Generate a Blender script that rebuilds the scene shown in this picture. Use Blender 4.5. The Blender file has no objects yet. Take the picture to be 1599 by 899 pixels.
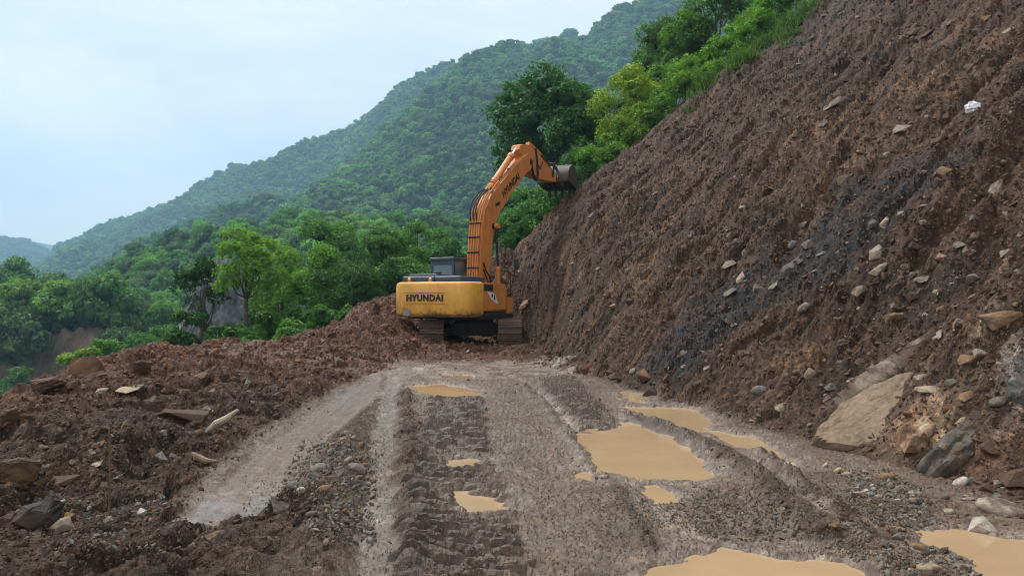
import bpy, bmesh, math, random
import numpy as np
from mathutils import Vector, Matrix, Euler

# ------------------------------------------------------------------ camera
scn = bpy.context.scene
CAMZ, FPX, PITCH = 1.7, 1142.0, math.radians(0.78)
cam_data = bpy.data.cameras.new("camera")
cam_data.sensor_width = 36.0
cam_data.lens = 36.0 * FPX / 1599.0
cam_data.clip_start = 0.1
cam_data.clip_end = 20000
cam = bpy.data.objects.new("camera", cam_data)
scn.collection.objects.link(cam)
cam.location = (0, 0, CAMZ)
cam.rotation_euler = (math.pi / 2 + PITCH, 0, 0)
scn.camera = cam

# ------------------------------------------------------------------ world, sun, exposure
SUN_EL, SUN_AZ = math.radians(60), math.radians(312)      # azimuth from +Y clockwise: high, ahead and to the left, behind cloud
world = bpy.data.worlds.new("World")
scn.world = world
world.use_nodes = True
wn, wl = world.node_tree.nodes, world.node_tree.links
wn.clear()
w_out = wn.new("ShaderNodeOutputWorld")
sky_tex = wn.new("ShaderNodeTexSky")
sky_tex.sky_type = 'NISHITA'
sky_tex.sun_disc = False
sky_tex.sun_elevation = SUN_EL
sky_tex.sun_rotation = SUN_AZ
bg_sky = wn.new("ShaderNodeBackground"); bg_sky.inputs[1].default_value = 0.10
wl.new(sky_tex.outputs[0], bg_sky.inputs[0])
tc = wn.new("ShaderNodeTexCoord")
mp = wn.new("ShaderNodeMapping"); mp.inputs['Scale'].default_value = (1.0, 1.0, 2.6)
mp.inputs['Location'].default_value = (0.35, 0.1, 0.25)
wl.new(tc.outputs['Generated'], mp.inputs[0])
cn = wn.new("ShaderNodeTexNoise"); cn.inputs['Scale'].default_value = 1.7
cn.inputs['Detail'].default_value = 8; cn.inputs['Roughness'].default_value = 0.60; cn.inputs['Distortion'].default_value = 0.3
wl.new(mp.outputs[0], cn.inputs['Vector'])
cr = wn.new("ShaderNodeValToRGB")
cr.color_ramp.elements[0].position = 0.30; cr.color_ramp.elements[0].color = (0.55, 0.605, 0.66, 1)
cr.color_ramp.elements[1].position = 0.66; cr.color_ramp.elements[1].color = (0.88, 0.87, 0.85, 1)
e = cr.color_ramp.elements.new(0.47); e.color = (0.665, 0.695, 0.72, 1)
wl.new(cn.outputs['Fac'], cr.inputs[0])
bg_cloud = wn.new("ShaderNodeBackground"); bg_cloud.inputs[1].default_value = 1.0
wl.new(cr.outputs[0], bg_cloud.inputs[0])
mixs = wn.new("ShaderNodeMixShader"); mixs.inputs[0].default_value = 0.90
wl.new(bg_sky.outputs[0], mixs.inputs[1]); wl.new(bg_cloud.outputs[0], mixs.inputs[2])
wl.new(mixs.outputs[0], w_out.inputs['Surface'])

sun_d = bpy.data.lights.new("sun", 'SUN')
sun_d.energy = 2.6
sun_d.angle = math.radians(12)
sun_d.color = (1.0, 0.965, 0.91)
sun = bpy.data.objects.new("sun", sun_d)
scn.collection.objects.link(sun)
sd = Vector((math.sin(SUN_AZ) * math.cos(SUN_EL), math.cos(SUN_AZ) * math.cos(SUN_EL), math.sin(SUN_EL)))
sun.rotation_euler = sd.to_track_quat('Z', 'Y').to_euler()

scn.view_settings.view_transform = 'Standard'
scn.view_settings.look = 'None'
scn.view_settings.exposure = 0.64
scn.view_settings.gamma = 1.0
scn.cycles.use_denoising = True
scn.cycles.pixel_filter_type = 'BLACKMAN_HARRIS'
scn.cycles.filter_width = 1.0
scn.cycles.max_bounces = 6
scn.cycles.diffuse_bounces = 3
scn.cycles.glossy_bounces = 2
scn.cycles.transparent_max_bounces = 8
scn.cycles.volume_bounces = 1

# ------------------------------------------------------------------ helpers
COL = scn.collection
RNG = np.random.default_rng(7)
random.seed(5)

def tag(o, label=None, cat=None, group=None, kind=None):
    if label: o['label'] = label
    if cat: o['category'] = cat
    if group: o['group'] = group
    if kind: o['kind'] = kind
    return o

def link(name, me, mat=None, parent=None):
    o = bpy.data.objects.new(name, me)
    COL.objects.link(o)
    if mat is not None and me is not None and not me.materials:
        me.materials.append(mat)
    if parent is not None:
        o.parent = parent
    return o

def empty(name, loc=(0, 0, 0), rz=0.0):
    o = bpy.data.objects.new(name, None)
    COL.objects.link(o)
    o.location = loc
    o.rotation_euler = (0, 0, rz)
    o.empty_display_size = 0.3
    return o

def np_mesh(name, V, F, smooth=True):
    """V (n,3), F (m,k) numpy arrays, every face with k corners"""
    me = bpy.data.meshes.new(name)
    V = np.asarray(V, dtype=np.float32); F = np.asarray(F, dtype=np.int32)
    m, k = F.shape
    me.vertices.add(len(V)); me.vertices.foreach_set('co', V.ravel())
    me.loops.add(m * k); me.loops.foreach_set('vertex_index', F.ravel())
    me.polygons.add(m)
    me.polygons.foreach_set('loop_start', np.arange(0, m * k, k, dtype=np.int32))
    try: me.polygons.foreach_set('loop_total', np.full(m, k, dtype=np.int32))
    except Exception: pass
    me.polygons.foreach_set('use_smooth', np.full(m, smooth, dtype=bool))
    me.update(calc_edges=True)
    return me

def add_attr(me, name, arr, typ='FLOAT'):
    a = me.attributes.new(name, typ, 'POINT')
    arr = np.asarray(arr, dtype=np.float32)
    if typ == 'FLOAT_COLOR':
        if arr.shape[1] == 3:
            arr = np.concatenate([arr, np.ones((len(arr), 1), np.float32)], 1)
        a.data.foreach_set('color', arr.ravel())
    elif typ == 'FLOAT_VECTOR':
        a.data.foreach_set('vector', arr.ravel())
    else:
        a.data.foreach_set('value', arr.ravel())

def smooth01(x, a, b):
    t = np.clip((x - a) / (b - a), 0, 1)
    return t * t * (3 - 2 * t)

# -------- numpy noise
_perm = np.random.default_rng(11).permutation(4096).astype(np.int64)
_ang = np.random.default_rng(12).random(4096) * 2 * np.pi
_gx, _gy = np.cos(_ang), np.sin(_ang)
_r1, _r2, _r3, _r4 = [np.random.default_rng(20 + i).random(4096) for i in range(4)]

def _h(ix, iy, seed):
    return _perm[(_perm[(ix + seed * 131) & 4095] + iy) & 4095]

def perlin(x, y, seed=0):
    xi = np.floor(x).astype(np.int64); yi = np.floor(y).astype(np.int64)
    fx, fy = x - xi, y - yi
    u = fx * fx * fx * (fx * (fx * 6 - 15) + 10); v = fy * fy * fy * (fy * (fy * 6 - 15) + 10)
    def g(dx, dy):
        h = _h(xi + dx, yi + dy, seed)
        return _gx[h] * (fx - dx) + _gy[h] * (fy - dy)
    a = g(0, 0) * (1 - u) + g(1, 0) * u
    b = g(0, 1) * (1 - u) + g(1, 1) * u
    return (a * (1 - v) + b * v) * 1.5

def fbm(x, y, seed=0, octaves=4, gain=0.5, lac=2.03):
    s, a, f, n = 0.0, 1.0, 1.0, 0.0
    for i in range(octaves):
        s = s + a * perlin(x * f + 17.3 * i, y * f - 9.1 * i, seed + i); n += a
        a *= gain; f *= lac
    return s / n

def facets(x, y, seed=0, tilt=1.0):
    """broken chunks: each Voronoi cell is a tilted plane with its own height; about -1..1, plus cell random"""
    xi = np.floor(x).astype(np.int64); yi = np.floor(y).astype(np.int64)
    best = np.full(x.shape, 9.0); second = np.full(x.shape, 9.0)
    hb = np.zeros(x.shape, dtype=np.int64); bx = np.zeros(x.shape); by = np.zeros(x.shape)
    for dx in (-1, 0, 1):
        for dy in (-1, 0, 1):
            h = _h(xi + dx, yi + dy, seed)
            px = xi + dx + _r1[h]; py = yi + dy + _r2[h]
            d = (x - px) ** 2 + (y - py) ** 2
            m = d < best
            second = np.where(m, best, np.minimum(second, d))
            best = np.where(m, d, best); hb = np.where(m, h, hb)
            bx = np.where(m, px, bx); by = np.where(m, py, by)
    edge = np.sqrt(second) - np.sqrt(best)
    t = _ang[hb]
    pl = (_r3[hb] * 2 - 1) + tilt * ((x - bx) * np.cos(t) + (y - by) * np.sin(t)) * 1.6
    dome = 0.5 - best
    val = 0.55 * pl + 0.9 * dome
    val = val * smooth01(edge, 0.0, 0.22) - 0.55 * (1 - smooth01(edge, 0.0, 0.16))
    return val, _r4[hb]

def interp(x, xs, ys):
    return np.interp(x, xs, ys)

def poly_dist(x, y, pts):
    """distance to a polyline, signed side (positive = left of travel), and interpolated extra columns"""
    pts = np.asarray(pts, float)
    best = np.full(x.shape, 1e9); side = np.zeros(x.shape); par = np.zeros(x.shape)
    for i in range(len(pts) - 1):
        ax, ay = pts[i, :2]; bx, by = pts[i + 1, :2]
        vx, vy = bx - ax, by - ay; L = vx * vx + vy * vy
        t = np.clip(((x - ax) * vx + (y - ay) * vy) / L, 0, 1)
        dx, dy = x - (ax + t * vx), y - (ay + t * vy)
        d = np.hypot(dx, dy); m = d < best
        best = np.where(m, d, best)
        side = np.where(m, np.sign(vx * dy - vy * dx), side)
        par = np.where(m, i + t, par)
    return best, side, par

def poly_sd(x, y, poly):
    """signed distance to a closed polygon, positive inside"""
    p = np.asarray(poly, float)
    q = np.vstack([p, p[:1]])
    d, _, _ = poly_dist(x, y, q)
    ins = np.zeros(x.shape, bool)
    for i in range(len(p)):
        x1, y1 = q[i]; x2, y2 = q[i + 1]
        if y1 == y2: continue
        c = ((y1 > y) != (y2 > y)) & (x < (x2 - x1) * (y - y1) / (y2 - y1) + x1)
        ins ^= c
    return np.where(ins, d, -d)

def ray(px, py):
    cp, sp = math.cos(PITCH), math.sin(PITCH)
    u = (px - 799.5) / FPX; v = (449.5 - py) / FPX
    return np.array([u, cp - v * sp, sp + v * cp])

def gp(px, py, z=0.0):
    d = ray(px, py); t = (z - CAMZ) / d[2]
    return (d[0] * t, d[1] * t)

def at(px, py, Y):
    d = ray(px, py); t = Y / d[1]
    return Vector((d[0] * t, Y, CAMZ + d[2] * t))

# ------------------------------------------------------------------ terrain
CREST = np.array([(-6.4, -3, .25), (-5.6, 5, .26), (-5.7, 8, .24), (-6.5, 10, .30), (-7.0, 12, .46), (-7.56, 16, .55),
                  (-6.8, 18.5, .42), (-6.3, 20, .55), (-5.5, 22.5, .80), (-5.0, 24, 1.10), (-4.5, 27, 1.65),
                  (-3.1, 30, 2.5), (-1.4, 32, 3.2), (0, 33, 3.7), (14, 34, 3.7)])
PROF_X = [-60, -30, -18, -12, -6, -3, 0, 3.05, 4.64, 8.97, 11.3, 13.6, 20, 30]
PROF_Z = [-16, -12, -8, -4.5, -.6, 2.0, 3.72, 6.76, 7.77, 11.67, 13.1, 15.1, 20.3, 28]
TOE_Y = [0, 5, 7, 8.5, 10, 13, 15, 18, 20, 24, 26.5, 28, 30, 33, 50]
TOE_X = [5.3, 4.8, 4.5, 4.1, 3.4, 2.7, 2.3, 1.2, .55, .85, .9, .2, -1.5, -3.5, -9]
SHIFT_Y = [0, 5, 15, 33, 50]
SHIFT_Z = [8.9, 7.95, 5.94, 0, -1.5]

def pix_poly(pts): return [gp(a, b) for a, b in pts]
PUDDLES = [pix_poly(p) for p in [
    [(893, 675), (925, 668), (962, 662), (985, 645), (1010, 655), (1048, 672), (1085, 700), (1122, 737), (1085, 749), (1000, 743), (930, 730), (915, 702)],
    [(968, 631), (1020, 630), (1085, 636), (1112, 652), (1112, 672), (1060, 668), (1020, 655), (985, 640)],
    [(1108, 668), (1175, 678), (1218, 700), (1248, 727), (1222, 723), (1175, 700), (1130, 684)],
    [(1188, 722), (1215, 735), (1232, 762), (1200, 752)],
    [(1030, 880), (1080, 862), (1130, 850), (1230, 858), (1320, 872), (1375, 899), (1380, 960), (1000, 960), (1020, 900)],
    [(1422, 822), (1500, 826), (1640, 838), (1750, 930), (1600, 960), (1560, 905), (1520, 868), (1460, 845)],
    [(632, 600), (690, 596), (752, 608), (747, 618), (680, 617), (640, 609)],
    [(688, 582), (742, 584), (738, 590), (698, 589)],
    [(698, 713), (758, 715), (742, 728), (700, 727)],
    [(706, 767), (780, 769), (788, 792), (740, 799), (715, 786)],
    [(902, 732), (932, 737), (928, 749), (904, 746)],
    [(1003, 754), (1045, 758), (1058, 779), (1030, 779)],
    [(972, 609), (1008, 613), (1004, 627), (976, 622)],
]]
ZW = -0.034

def lane(x, y, pts, half, edge):
    d, s, _ = poly_dist(x, y, pts)
    return 1 - smooth01(d, half - edge, half + edge)

T1 = [gp(330, 830), gp(375, 780), gp(440, 700), gp(520, 640), gp(572, 603), gp(640, 575)]
T2 = [gp(585, 899), gp(592, 800), gp(590, 730), gp(600, 660), gp(606, 610), gp(612, 585)]
T3 = [(-.25, 2.5), (-.33, 4.7), (-.65, 8.3), (-.97, 12.6)]
T5 = [(1.0, 2.5), (.96, 4.8), (.93, 6.58), (.80, 9.0), (.42, 14.0), (-.3, 17.0)]
RIDGE6 = [gp(985, 650), gp(1050, 672), gp(1110, 700), gp(1180, 745), gp(1235, 795), gp(1290, 840)]
RIDGE7 = [gp(1190, 708), gp(1260, 765), gp(1330, 830), gp(1385, 899)]
RIDGE2 = [gp(640, 899), gp(645, 780), gp(640, 700), gp(635, 640), gp(632, 610)]
RIDGE5 = [gp(1015, 860), gp(965, 760), gp(900, 690), gp(850, 630), gp(815, 600)]

def ground(x, y, detail=True):
    d, side, par = poly_dist(x, y, CREST[:, :2])
    zc = np.interp(par, np.arange(len(CREST)), CREST[:, 2])
    zc = zc + 0.10 * perlin(par * 2.3, par * 0 + 3.3, 5) + 0.05 * perlin(par * 7.0, par * 0 + 8.3, 6)
    inside = side < 0                                     # right of travel = towards the road
    w = np.interp(y, [0, 8, 14, 20, 26, 33], [1.9, 1.9, 2.2, 2.0, 1.6, 2.0])
    zin = zc * np.exp(-(d / w) ** 2)
    B = np.interp(x, PROF_X, PROF_Z) - 0.25 * (y - 33) - 2.2 * np.maximum(0, 33 - y)
    zout = zc - 0.12 * d - 0.75 * np.maximum(d - 0.5, 0)
    zout = np.maximum(np.maximum(zout, B), -12.2 + 0.6 * perlin(x * .05, y * .05, 3))
    z = np.where(inside, zin, zout)
    z = z + 0.03 * fbm(x * .7, y * .7, 31, 3) * np.where(inside, 1, 4)
    nx, ny = x + .12 * fbm(x * 3, y * 3, 41, 2), y + .12 * fbm(x * 3 + 9, y * 3, 42, 2)
    # masks
    m1 = lane(nx, ny, T1, .36, .12) * inside
    m2 = lane(nx, ny, T2, .15, .07)
    hw3 = np.interp(y, [3, 4.7, 8, 12.6, 13.2], [.44, .42, .42, .47, .2])
    xc3 = np.interp(y, [q[1] for q in T3], [q[0] for q in T3])
    m3 = (1 - smooth01(np.abs(nx - xc3), hw3 - .06, hw3 + .06)) * (1 - smooth01(y, 12.4, 12.9))
    m5 = lane(nx, ny, T5, .07, .05)
    r6 = lane(nx, ny, RIDGE6, .13, .13)
    r7 = lane(nx, ny, RIDGE7, .10, .12)
    r2 = lane(nx, ny, RIDGE2, .13, .12)
    r5 = lane(nx, ny, RIDGE5, .07, .08)
    t1x = np.interp(y, [q[1] for q in T1], [q[0] for q in T1])
    t2x = np.interp(y, [q[1] for q in T2], [q[0] for q in T2])
    left = smooth01(t1x - x, .30, .7)
    left = np.where(y < 5.9, np.maximum(left, smooth01(-1.35 - x, 0, .4)), left)
    between = smooth01(x - t1x, .35, .6) * smooth01(t2x - x, .12, .35) * (1 - smooth01(y, 15.5, 17.5))
    toex = np.interp(y, TOE_Y, TOE_X)
    right = smooth01(x - toex, -.75, .1)
    far = smooth01(y + .5 * perlin(x * .8, y * .8, 77), 18.6, 20.2)
    tread5 = smooth01(y, 8.8, 9.6) * (1 - smooth01(y, 15.5, 17)) * smooth01(x - np.interp(y, [9, 14], [.85, .45]), 0, .15) * \
        (1 - smooth01(x - np.interp(y, [9, 14], [1.3, 1.25]), 0, .25))
    band4 = (1 - np.clip(m3 + r2 + m5, 0, 1)) * smooth01(x - xc3, .3, .6) * (1 - smooth01(x - np.interp(y, [q[1] for q in T5], [q[0] for q in T5]), -.15, .05))
    m1 = m1 * smooth01(y, 5.35, 5.6)
    # puddle basins
    pm = np.zeros(x.shape); near = np.zeros(x.shape)
    for P in PUDDLES:
        a = np.array(P); lo = a.min(0) - .6; hi = a.max(0) + .6
        sel = (x > lo[0]) & (x < hi[0]) & (y > lo[1]) & (y < hi[1])
        if not sel.any(): continue
        sc = np.clip(.045 + .007 * y[sel], 0, .12)
        s = poly_sd(x[sel] + sc * 1.5 * fbm(x[sel] * 3.1, y[sel] * 3.1, 51, 3), y[sel] + sc * 3.0 * fbm(x[sel] * 2.5, y[sel] * 2.5, 52, 3), P)
        pm[sel] = np.maximum(pm[sel], smooth01(s, -.07, .10))
        near[sel] = np.maximum(near[sel], smooth01(s, -.33, -.02))
    # roughness of the soil
    rough = np.clip(.10 + 1.0 * left + .55 * between + 1.0 * right + .8 * far + .65 * r2 + .60 * r6 + .55 * r7 + .5 * r5, 0, 1.15)
    rough = np.where(inside, rough, 1.0)
    rough = np.where((y < 9.5) & (r6 + r7 > .3), np.minimum(rough, .62), rough)
    rough = rough * (1 - .93 * m1) * (1 - .85 * m2) * (1 - .75 * m3) * (1 - .8 * pm) * (1 - .6 * near * (1 - r6) * (1 - r7))
    z = z - .055 * m1 - .05 * m2 - .03 * m5 - .02 * m3
    z = z + .08 * r2 * (.6 + .8 * fbm(x * 2, y * 2, 81, 2)) + .12 * r6 * (.75 + .5 * fbm(x * 2.5, y * 2.5, 82, 2)) + .10 * r7 * (.75 + .5 * fbm(x * 2.5, y * 2.5, 83, 2)) + .05 * r5 + .10 * between * (1 - .5 * smooth01(y, 9, 14))
    # pebble bank hump beside the second rut
    cb = np.exp(-(((x + 1.75) / .42) ** 2 + ((y - 7.2) / 1.6) ** 2))
    z = z + .06 * cb + .10 * np.exp(-(((x + 1.9) / .6) ** 2 + ((y - 4.9) / .55) ** 2))
    for mx, my, mh, mw in ((-2.75, 23.55, .26, .55), (-2.1, 23.3, .14, .7), (-.95, 23.9, .20, .7), (.15, 23.3, .22, .6), (-.3, 23.2, .12, .8), (-3.4, 24.2, .35, .7), (.75, 24.0, .25, .5)):
        z = z + .6 * mh * np.exp(-(((x - mx) / mw) ** 2 + ((y - my) / .55) ** 2))
    # mounds under the big boulder and by the slope toe
    mound = np.exp(-(((x - 5.6) / 1.3) ** 2 + ((y - 7.6) / 1.1) ** 2))
    z = z + .5 * right * np.clip(x - toex + .2, 0, 1.2) * .3
    info = dict(m1=m1, m2=m2, m3=m3, m5=m5, r2=r2, r5=r5, r6=r6, r7=r7, left=left, between=between, right=right, far=far,
                pm=pm, near=near, inside=inside, rough=rough, cb=cb, tread5=tread5, band4=band4, zc=zc, d=d)
    if detail:
        wx = x + .10 * fbm(x * 2.2, y * 2.2, 61, 2); wy = y + .10 * fbm(x * 2.2 + 5, y * 2.2, 62, 2)
        f1, c1 = facets(wx * 1.5, wy * 1.5, 1, .8)
        f2, c2 = facets(wx * 4.2, wy * 4.2, 2)
        f3, c3 = facets(x * 11 + .3 * f2, y * 11, 3)
        f0, _ = facets(wx * .75 + 3, wy * .75, 9, .8)
        calm = smooth01(fbm(x * .9, y * .9, 66, 2), -.35, .25)
        bump = (.13 * f0 * smooth01(rough, .6, 1) + .10 * f1 * smooth01(rough, .35, 1)) * 1.0 + (.35 + .65 * calm) * (.050 * f2 * smooth01(rough, .2, .8) + .020 * f3) + .03 * fbm(x * 5, y * 5, 63, 3)
        z = z + rough * bump
        z = z + (1 - m1 * .5) * (1 - .7 * pm) * (.008 * fbm(x * 9, y * 9, 64, 3) + .010 * facets(x * 16, y * 16, 8)[0] * (1 - .6 * m1) + .016 * np.maximum(0, fbm(x * 2.6, y * 1.8, 67, 3)) * facets(x * 7, y * 7, 10)[0])
        # track shoe imprints
        ph = y / .17 + .45 * perlin(x * 2.1, y * 1.3, 71) + .25 * perlin(x * 6, y * 5, 72) + x * .25
        saw = np.abs((ph % 1.0) - .5) * 2
        saw = smooth01(saw, .30, .75)
        amp = .125 * (0.7 + .6 * fbm(x * 2.3, y * 2.3, 73, 2)) * (1 - .8 * pm)
        z = z + m3 * (saw - .4) * amp + tread5 * (saw - .4) * .10
        # light tyre scratches along the compacted lanes
        z = z + band4 * .006 * perlin(x * 16 + .5 * np.sin(y), y * .9, 75) + m1 * .006 * perlin(x * 14 + y * 1.2, y * 1.1, 76)
        info['f1'], info['f2'], info['f3'], info['saw'], info['c1'], info['c2'] = f1, f2, f3, saw, c1, c2
    z = z - .085 * pm + .030 * pm * (1 - smooth01(pm, .75, 1)) * fbm(x * 6, y * 6, 88, 3) * 2 - .012 * near * (1 - pm) * (1 - r6) * (1 - r7)
    z = np.where((near > 0) & (pm < .06) & inside, np.maximum(z, ZW + .008), z)
    return z, info

def slope_base(x, y):
    P = np.interp(x, PROF_X, PROF_Z) - np.interp(y, SHIFT_Y, SHIFT_Z)
    P = P - 1.1 * np.maximum(0, y - 33) - 0.10 * np.exp(-((y - 34) / 1.2) ** 2)
    h = .5 * (P + np.sqrt(P * P + .16)) - .12
    toex = np.interp(y, TOE_Y, TOE_X)
    cut = smooth01(y, 16.5, 19.5) * (1 - smooth01(y, 28.5, 31))
    c = 1 - (1 - smooth01(x - toex + .22 * perlin(x * .6 + 4.2, y * .9, 90), -.1, 1.6)) * cut
    h = np.where(y > 31, P, h * c)
    # bulge of fallen earth round the great boulder at the toe
    b = np.exp(-(((x - 5.35) / 1.25) ** 2 + ((y - 7.9) / 1.15) ** 2))
    h = h + .75 * b * smooth01(P, -.9, .3)
    g_ = 1 - np.abs(perlin((x * .93 + y * .36) * .16 + 3, (-x * .36 + y * .93) * .62, 96)) * 2
    h = h + (.55 * fbm(x * .35 + .1, y * .55, 95, 3) - .28 * smooth01(g_, .55, 1)) * smooth01(P, .2, 2.5)
    return h - .12, P

def slope(x, y, detail=True):
    h, P = slope_base(x, y)
    k = smooth01(P, -.4, .8)
    # rills run down the fall line (mostly along x), slightly towards the camera
    u = x * .93 + y * .36; v = -x * .36 + y * .93
    info = dict(P=P, u=u, v=v)
    if detail:
        wx = u + .2 * fbm(u * 1.1, v * 1.1, 101, 2); wv = v + .2 * fbm(u * 1.1 + 7, v * 1.1, 102, 2)
        r = 1 - np.abs(fbm(wx * .22, wv * 1.25, 103, 3)) * 2.2
        f1, c1 = facets(wx * .75, wv * 1.35, 4, 1.0)
        f2, c2 = facets(wx * 2.0, wv * 3.2, 5)
        f3, c3 = facets(u * 5.5, v * 7.5 + .3 * f2, 6)
        patch = smooth01(fbm(u * .35, v * .5, 104, 2), -.35, .35)
        f4, c4 = facets(u * 12, v * 14, 7)
        z = h + k * (.12 * r + .15 * f1 * (.35 + .65 * patch) + .10 * f2 * (.5 + .5 * patch) + .060 * f3 + .035 * f4 + .06 * fbm(x * 3, y * 3, 105, 3)
                     + .03 * fbm(x * 11, y * 11, 106, 2))
        info.update(r=r, f1=f1, f2=f2, f3=f3, c1=c1, c2=c2, patch=patch)
        return z, info
    return h, info

_GX0, _GY0, _GS = -14.0, 0.4, 0.055
_gxs = np.arange(_GX0, 26, _GS); _gys = np.arange(_GY0, 37, _GS)
_GXX, _GYY = np.meshgrid(_gxs, _gys)
_zg = ground(_GXX.ravel(), _GYY.ravel())[0]; _zs = slope(_GXX.ravel(), _GYY.ravel())[0]
_ZMAP = np.maximum(_zg, np.where(_GYY.ravel() < 33.2, _zs, -50)).reshape(_GXX.shape)

def surf(x, y):
    """height of the earth, read from a sampled map"""
    x = np.atleast_1d(np.asarray(x, float)); y = np.atleast_1d(np.asarray(y, float))
    fx = np.clip((x - _GX0) / _GS, 0, len(_gxs) - 1.001); fy = np.clip((y - _GY0) / _GS, 0, len(_gys) - 1.001)
    i, j = fx.astype(int), fy.astype(int); u, v = fx - i, fy - j
    return (_ZMAP[j, i] * (1 - u) + _ZMAP[j, i + 1] * u) * (1 - v) + (_ZMAP[j + 1, i] * (1 - u) + _ZMAP[j + 1, i + 1] * u) * v

def surf_normal(x, y, e=.12):
    dx = (surf(x + e, y) - surf(x - e, y)) / (2 * e); dy = (surf(x, y + e) - surf(x, y - e)) / (2 * e)
    n = np.stack([-dx, -dy, np.ones_like(dx)], 1)
    return n / np.linalg.norm(n, axis=1)[:, None]

def hit(px, py, fine=True):
    """where the sight lines through a set of picture points meet the earth"""
    px = np.atleast_1d(np.asarray(px, float)); py = np.atleast_1d(np.asarray(py, float))
    cp, sp = math.cos(PITCH), math.sin(PITCH)
    u = (px - 799.5) / FPX; v = (449.5 - py) / FPX
    dx, dy, dz = u, cp - v * sp, sp + v * cp
    t = np.full(px.shape, 2.6); done = np.zeros(px.shape, bool)
    lo = t.copy()
    for i in range(300):
        below = (CAMZ + dz * t) < surf(dx * t, dy * t)
        done |= below
        lo = np.where(done, lo, t)
        t = np.where(done, t, t * 1.009 + .005)
        if done.all() or (t[~done].min() > 37): break
    hi = t.copy()
    for i in range(9):
        mid = .5 * (lo + hi)
        b = (CAMZ + dz * mid) < surf(dx * mid, dy * mid)
        hi = np.where(b, mid, hi); lo = np.where(b, lo, mid)
    return dx * hi, dy * hi, CAMZ + dz * hi, done

# ------------------------------------------------------------------ materials
def nt_new(name):
    m = bpy.data.materials.new(name); m.use_nodes = True
    n, l = m.node_tree.nodes, m.node_tree.links
    b = n['Principled BSDF']
    return m, n, l, b

def noise_node(n, l, scale, detail=4, rough=.55, coord='Object', vec=None):
    t = n.new("ShaderNodeTexNoise")
    t.inputs['Scale'].default_value = scale; t.inputs['Detail'].default_value = detail; t.inputs['Roughness'].default_value = rough
    if vec is None:
        c = n.new("ShaderNodeTexCoord"); vec = c.outputs[coord]
    l.new(vec, t.inputs['Vector'])
    return t

def ramp(n, l, fac, stops):
    r = n.new("ShaderNodeValToRGB")
    el = r.color_ramp.elements
    el[0].position, el[0].color = stops[0][0], (*stops[0][1], 1)
    el[1].position, el[1].color = stops[-1][0], (*stops[-1][1], 1)
    for p, c in stops[1:-1]:
        q = el.new(p); q.color = (*c, 1)
    l.new(fac, r.inputs[0])
    return r

def mixc(n, l, typ, fac, a, b):
    m = n.new("ShaderNodeMix"); m.data_type = 'RGBA'; m.blend_type = typ
    if hasattr(fac, 'is_linked') or hasattr(fac, 'links'): l.new(fac, m.inputs[0])
    else: m.inputs[0].default_value = fac
    for s, q in ((a, 6), (b, 7)):
        if isinstance(s, (tuple, list)): m.inputs[q].default_value = (*s, 1)
        else: l.new(s, m.inputs[q])
    return m.outputs[2]

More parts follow.
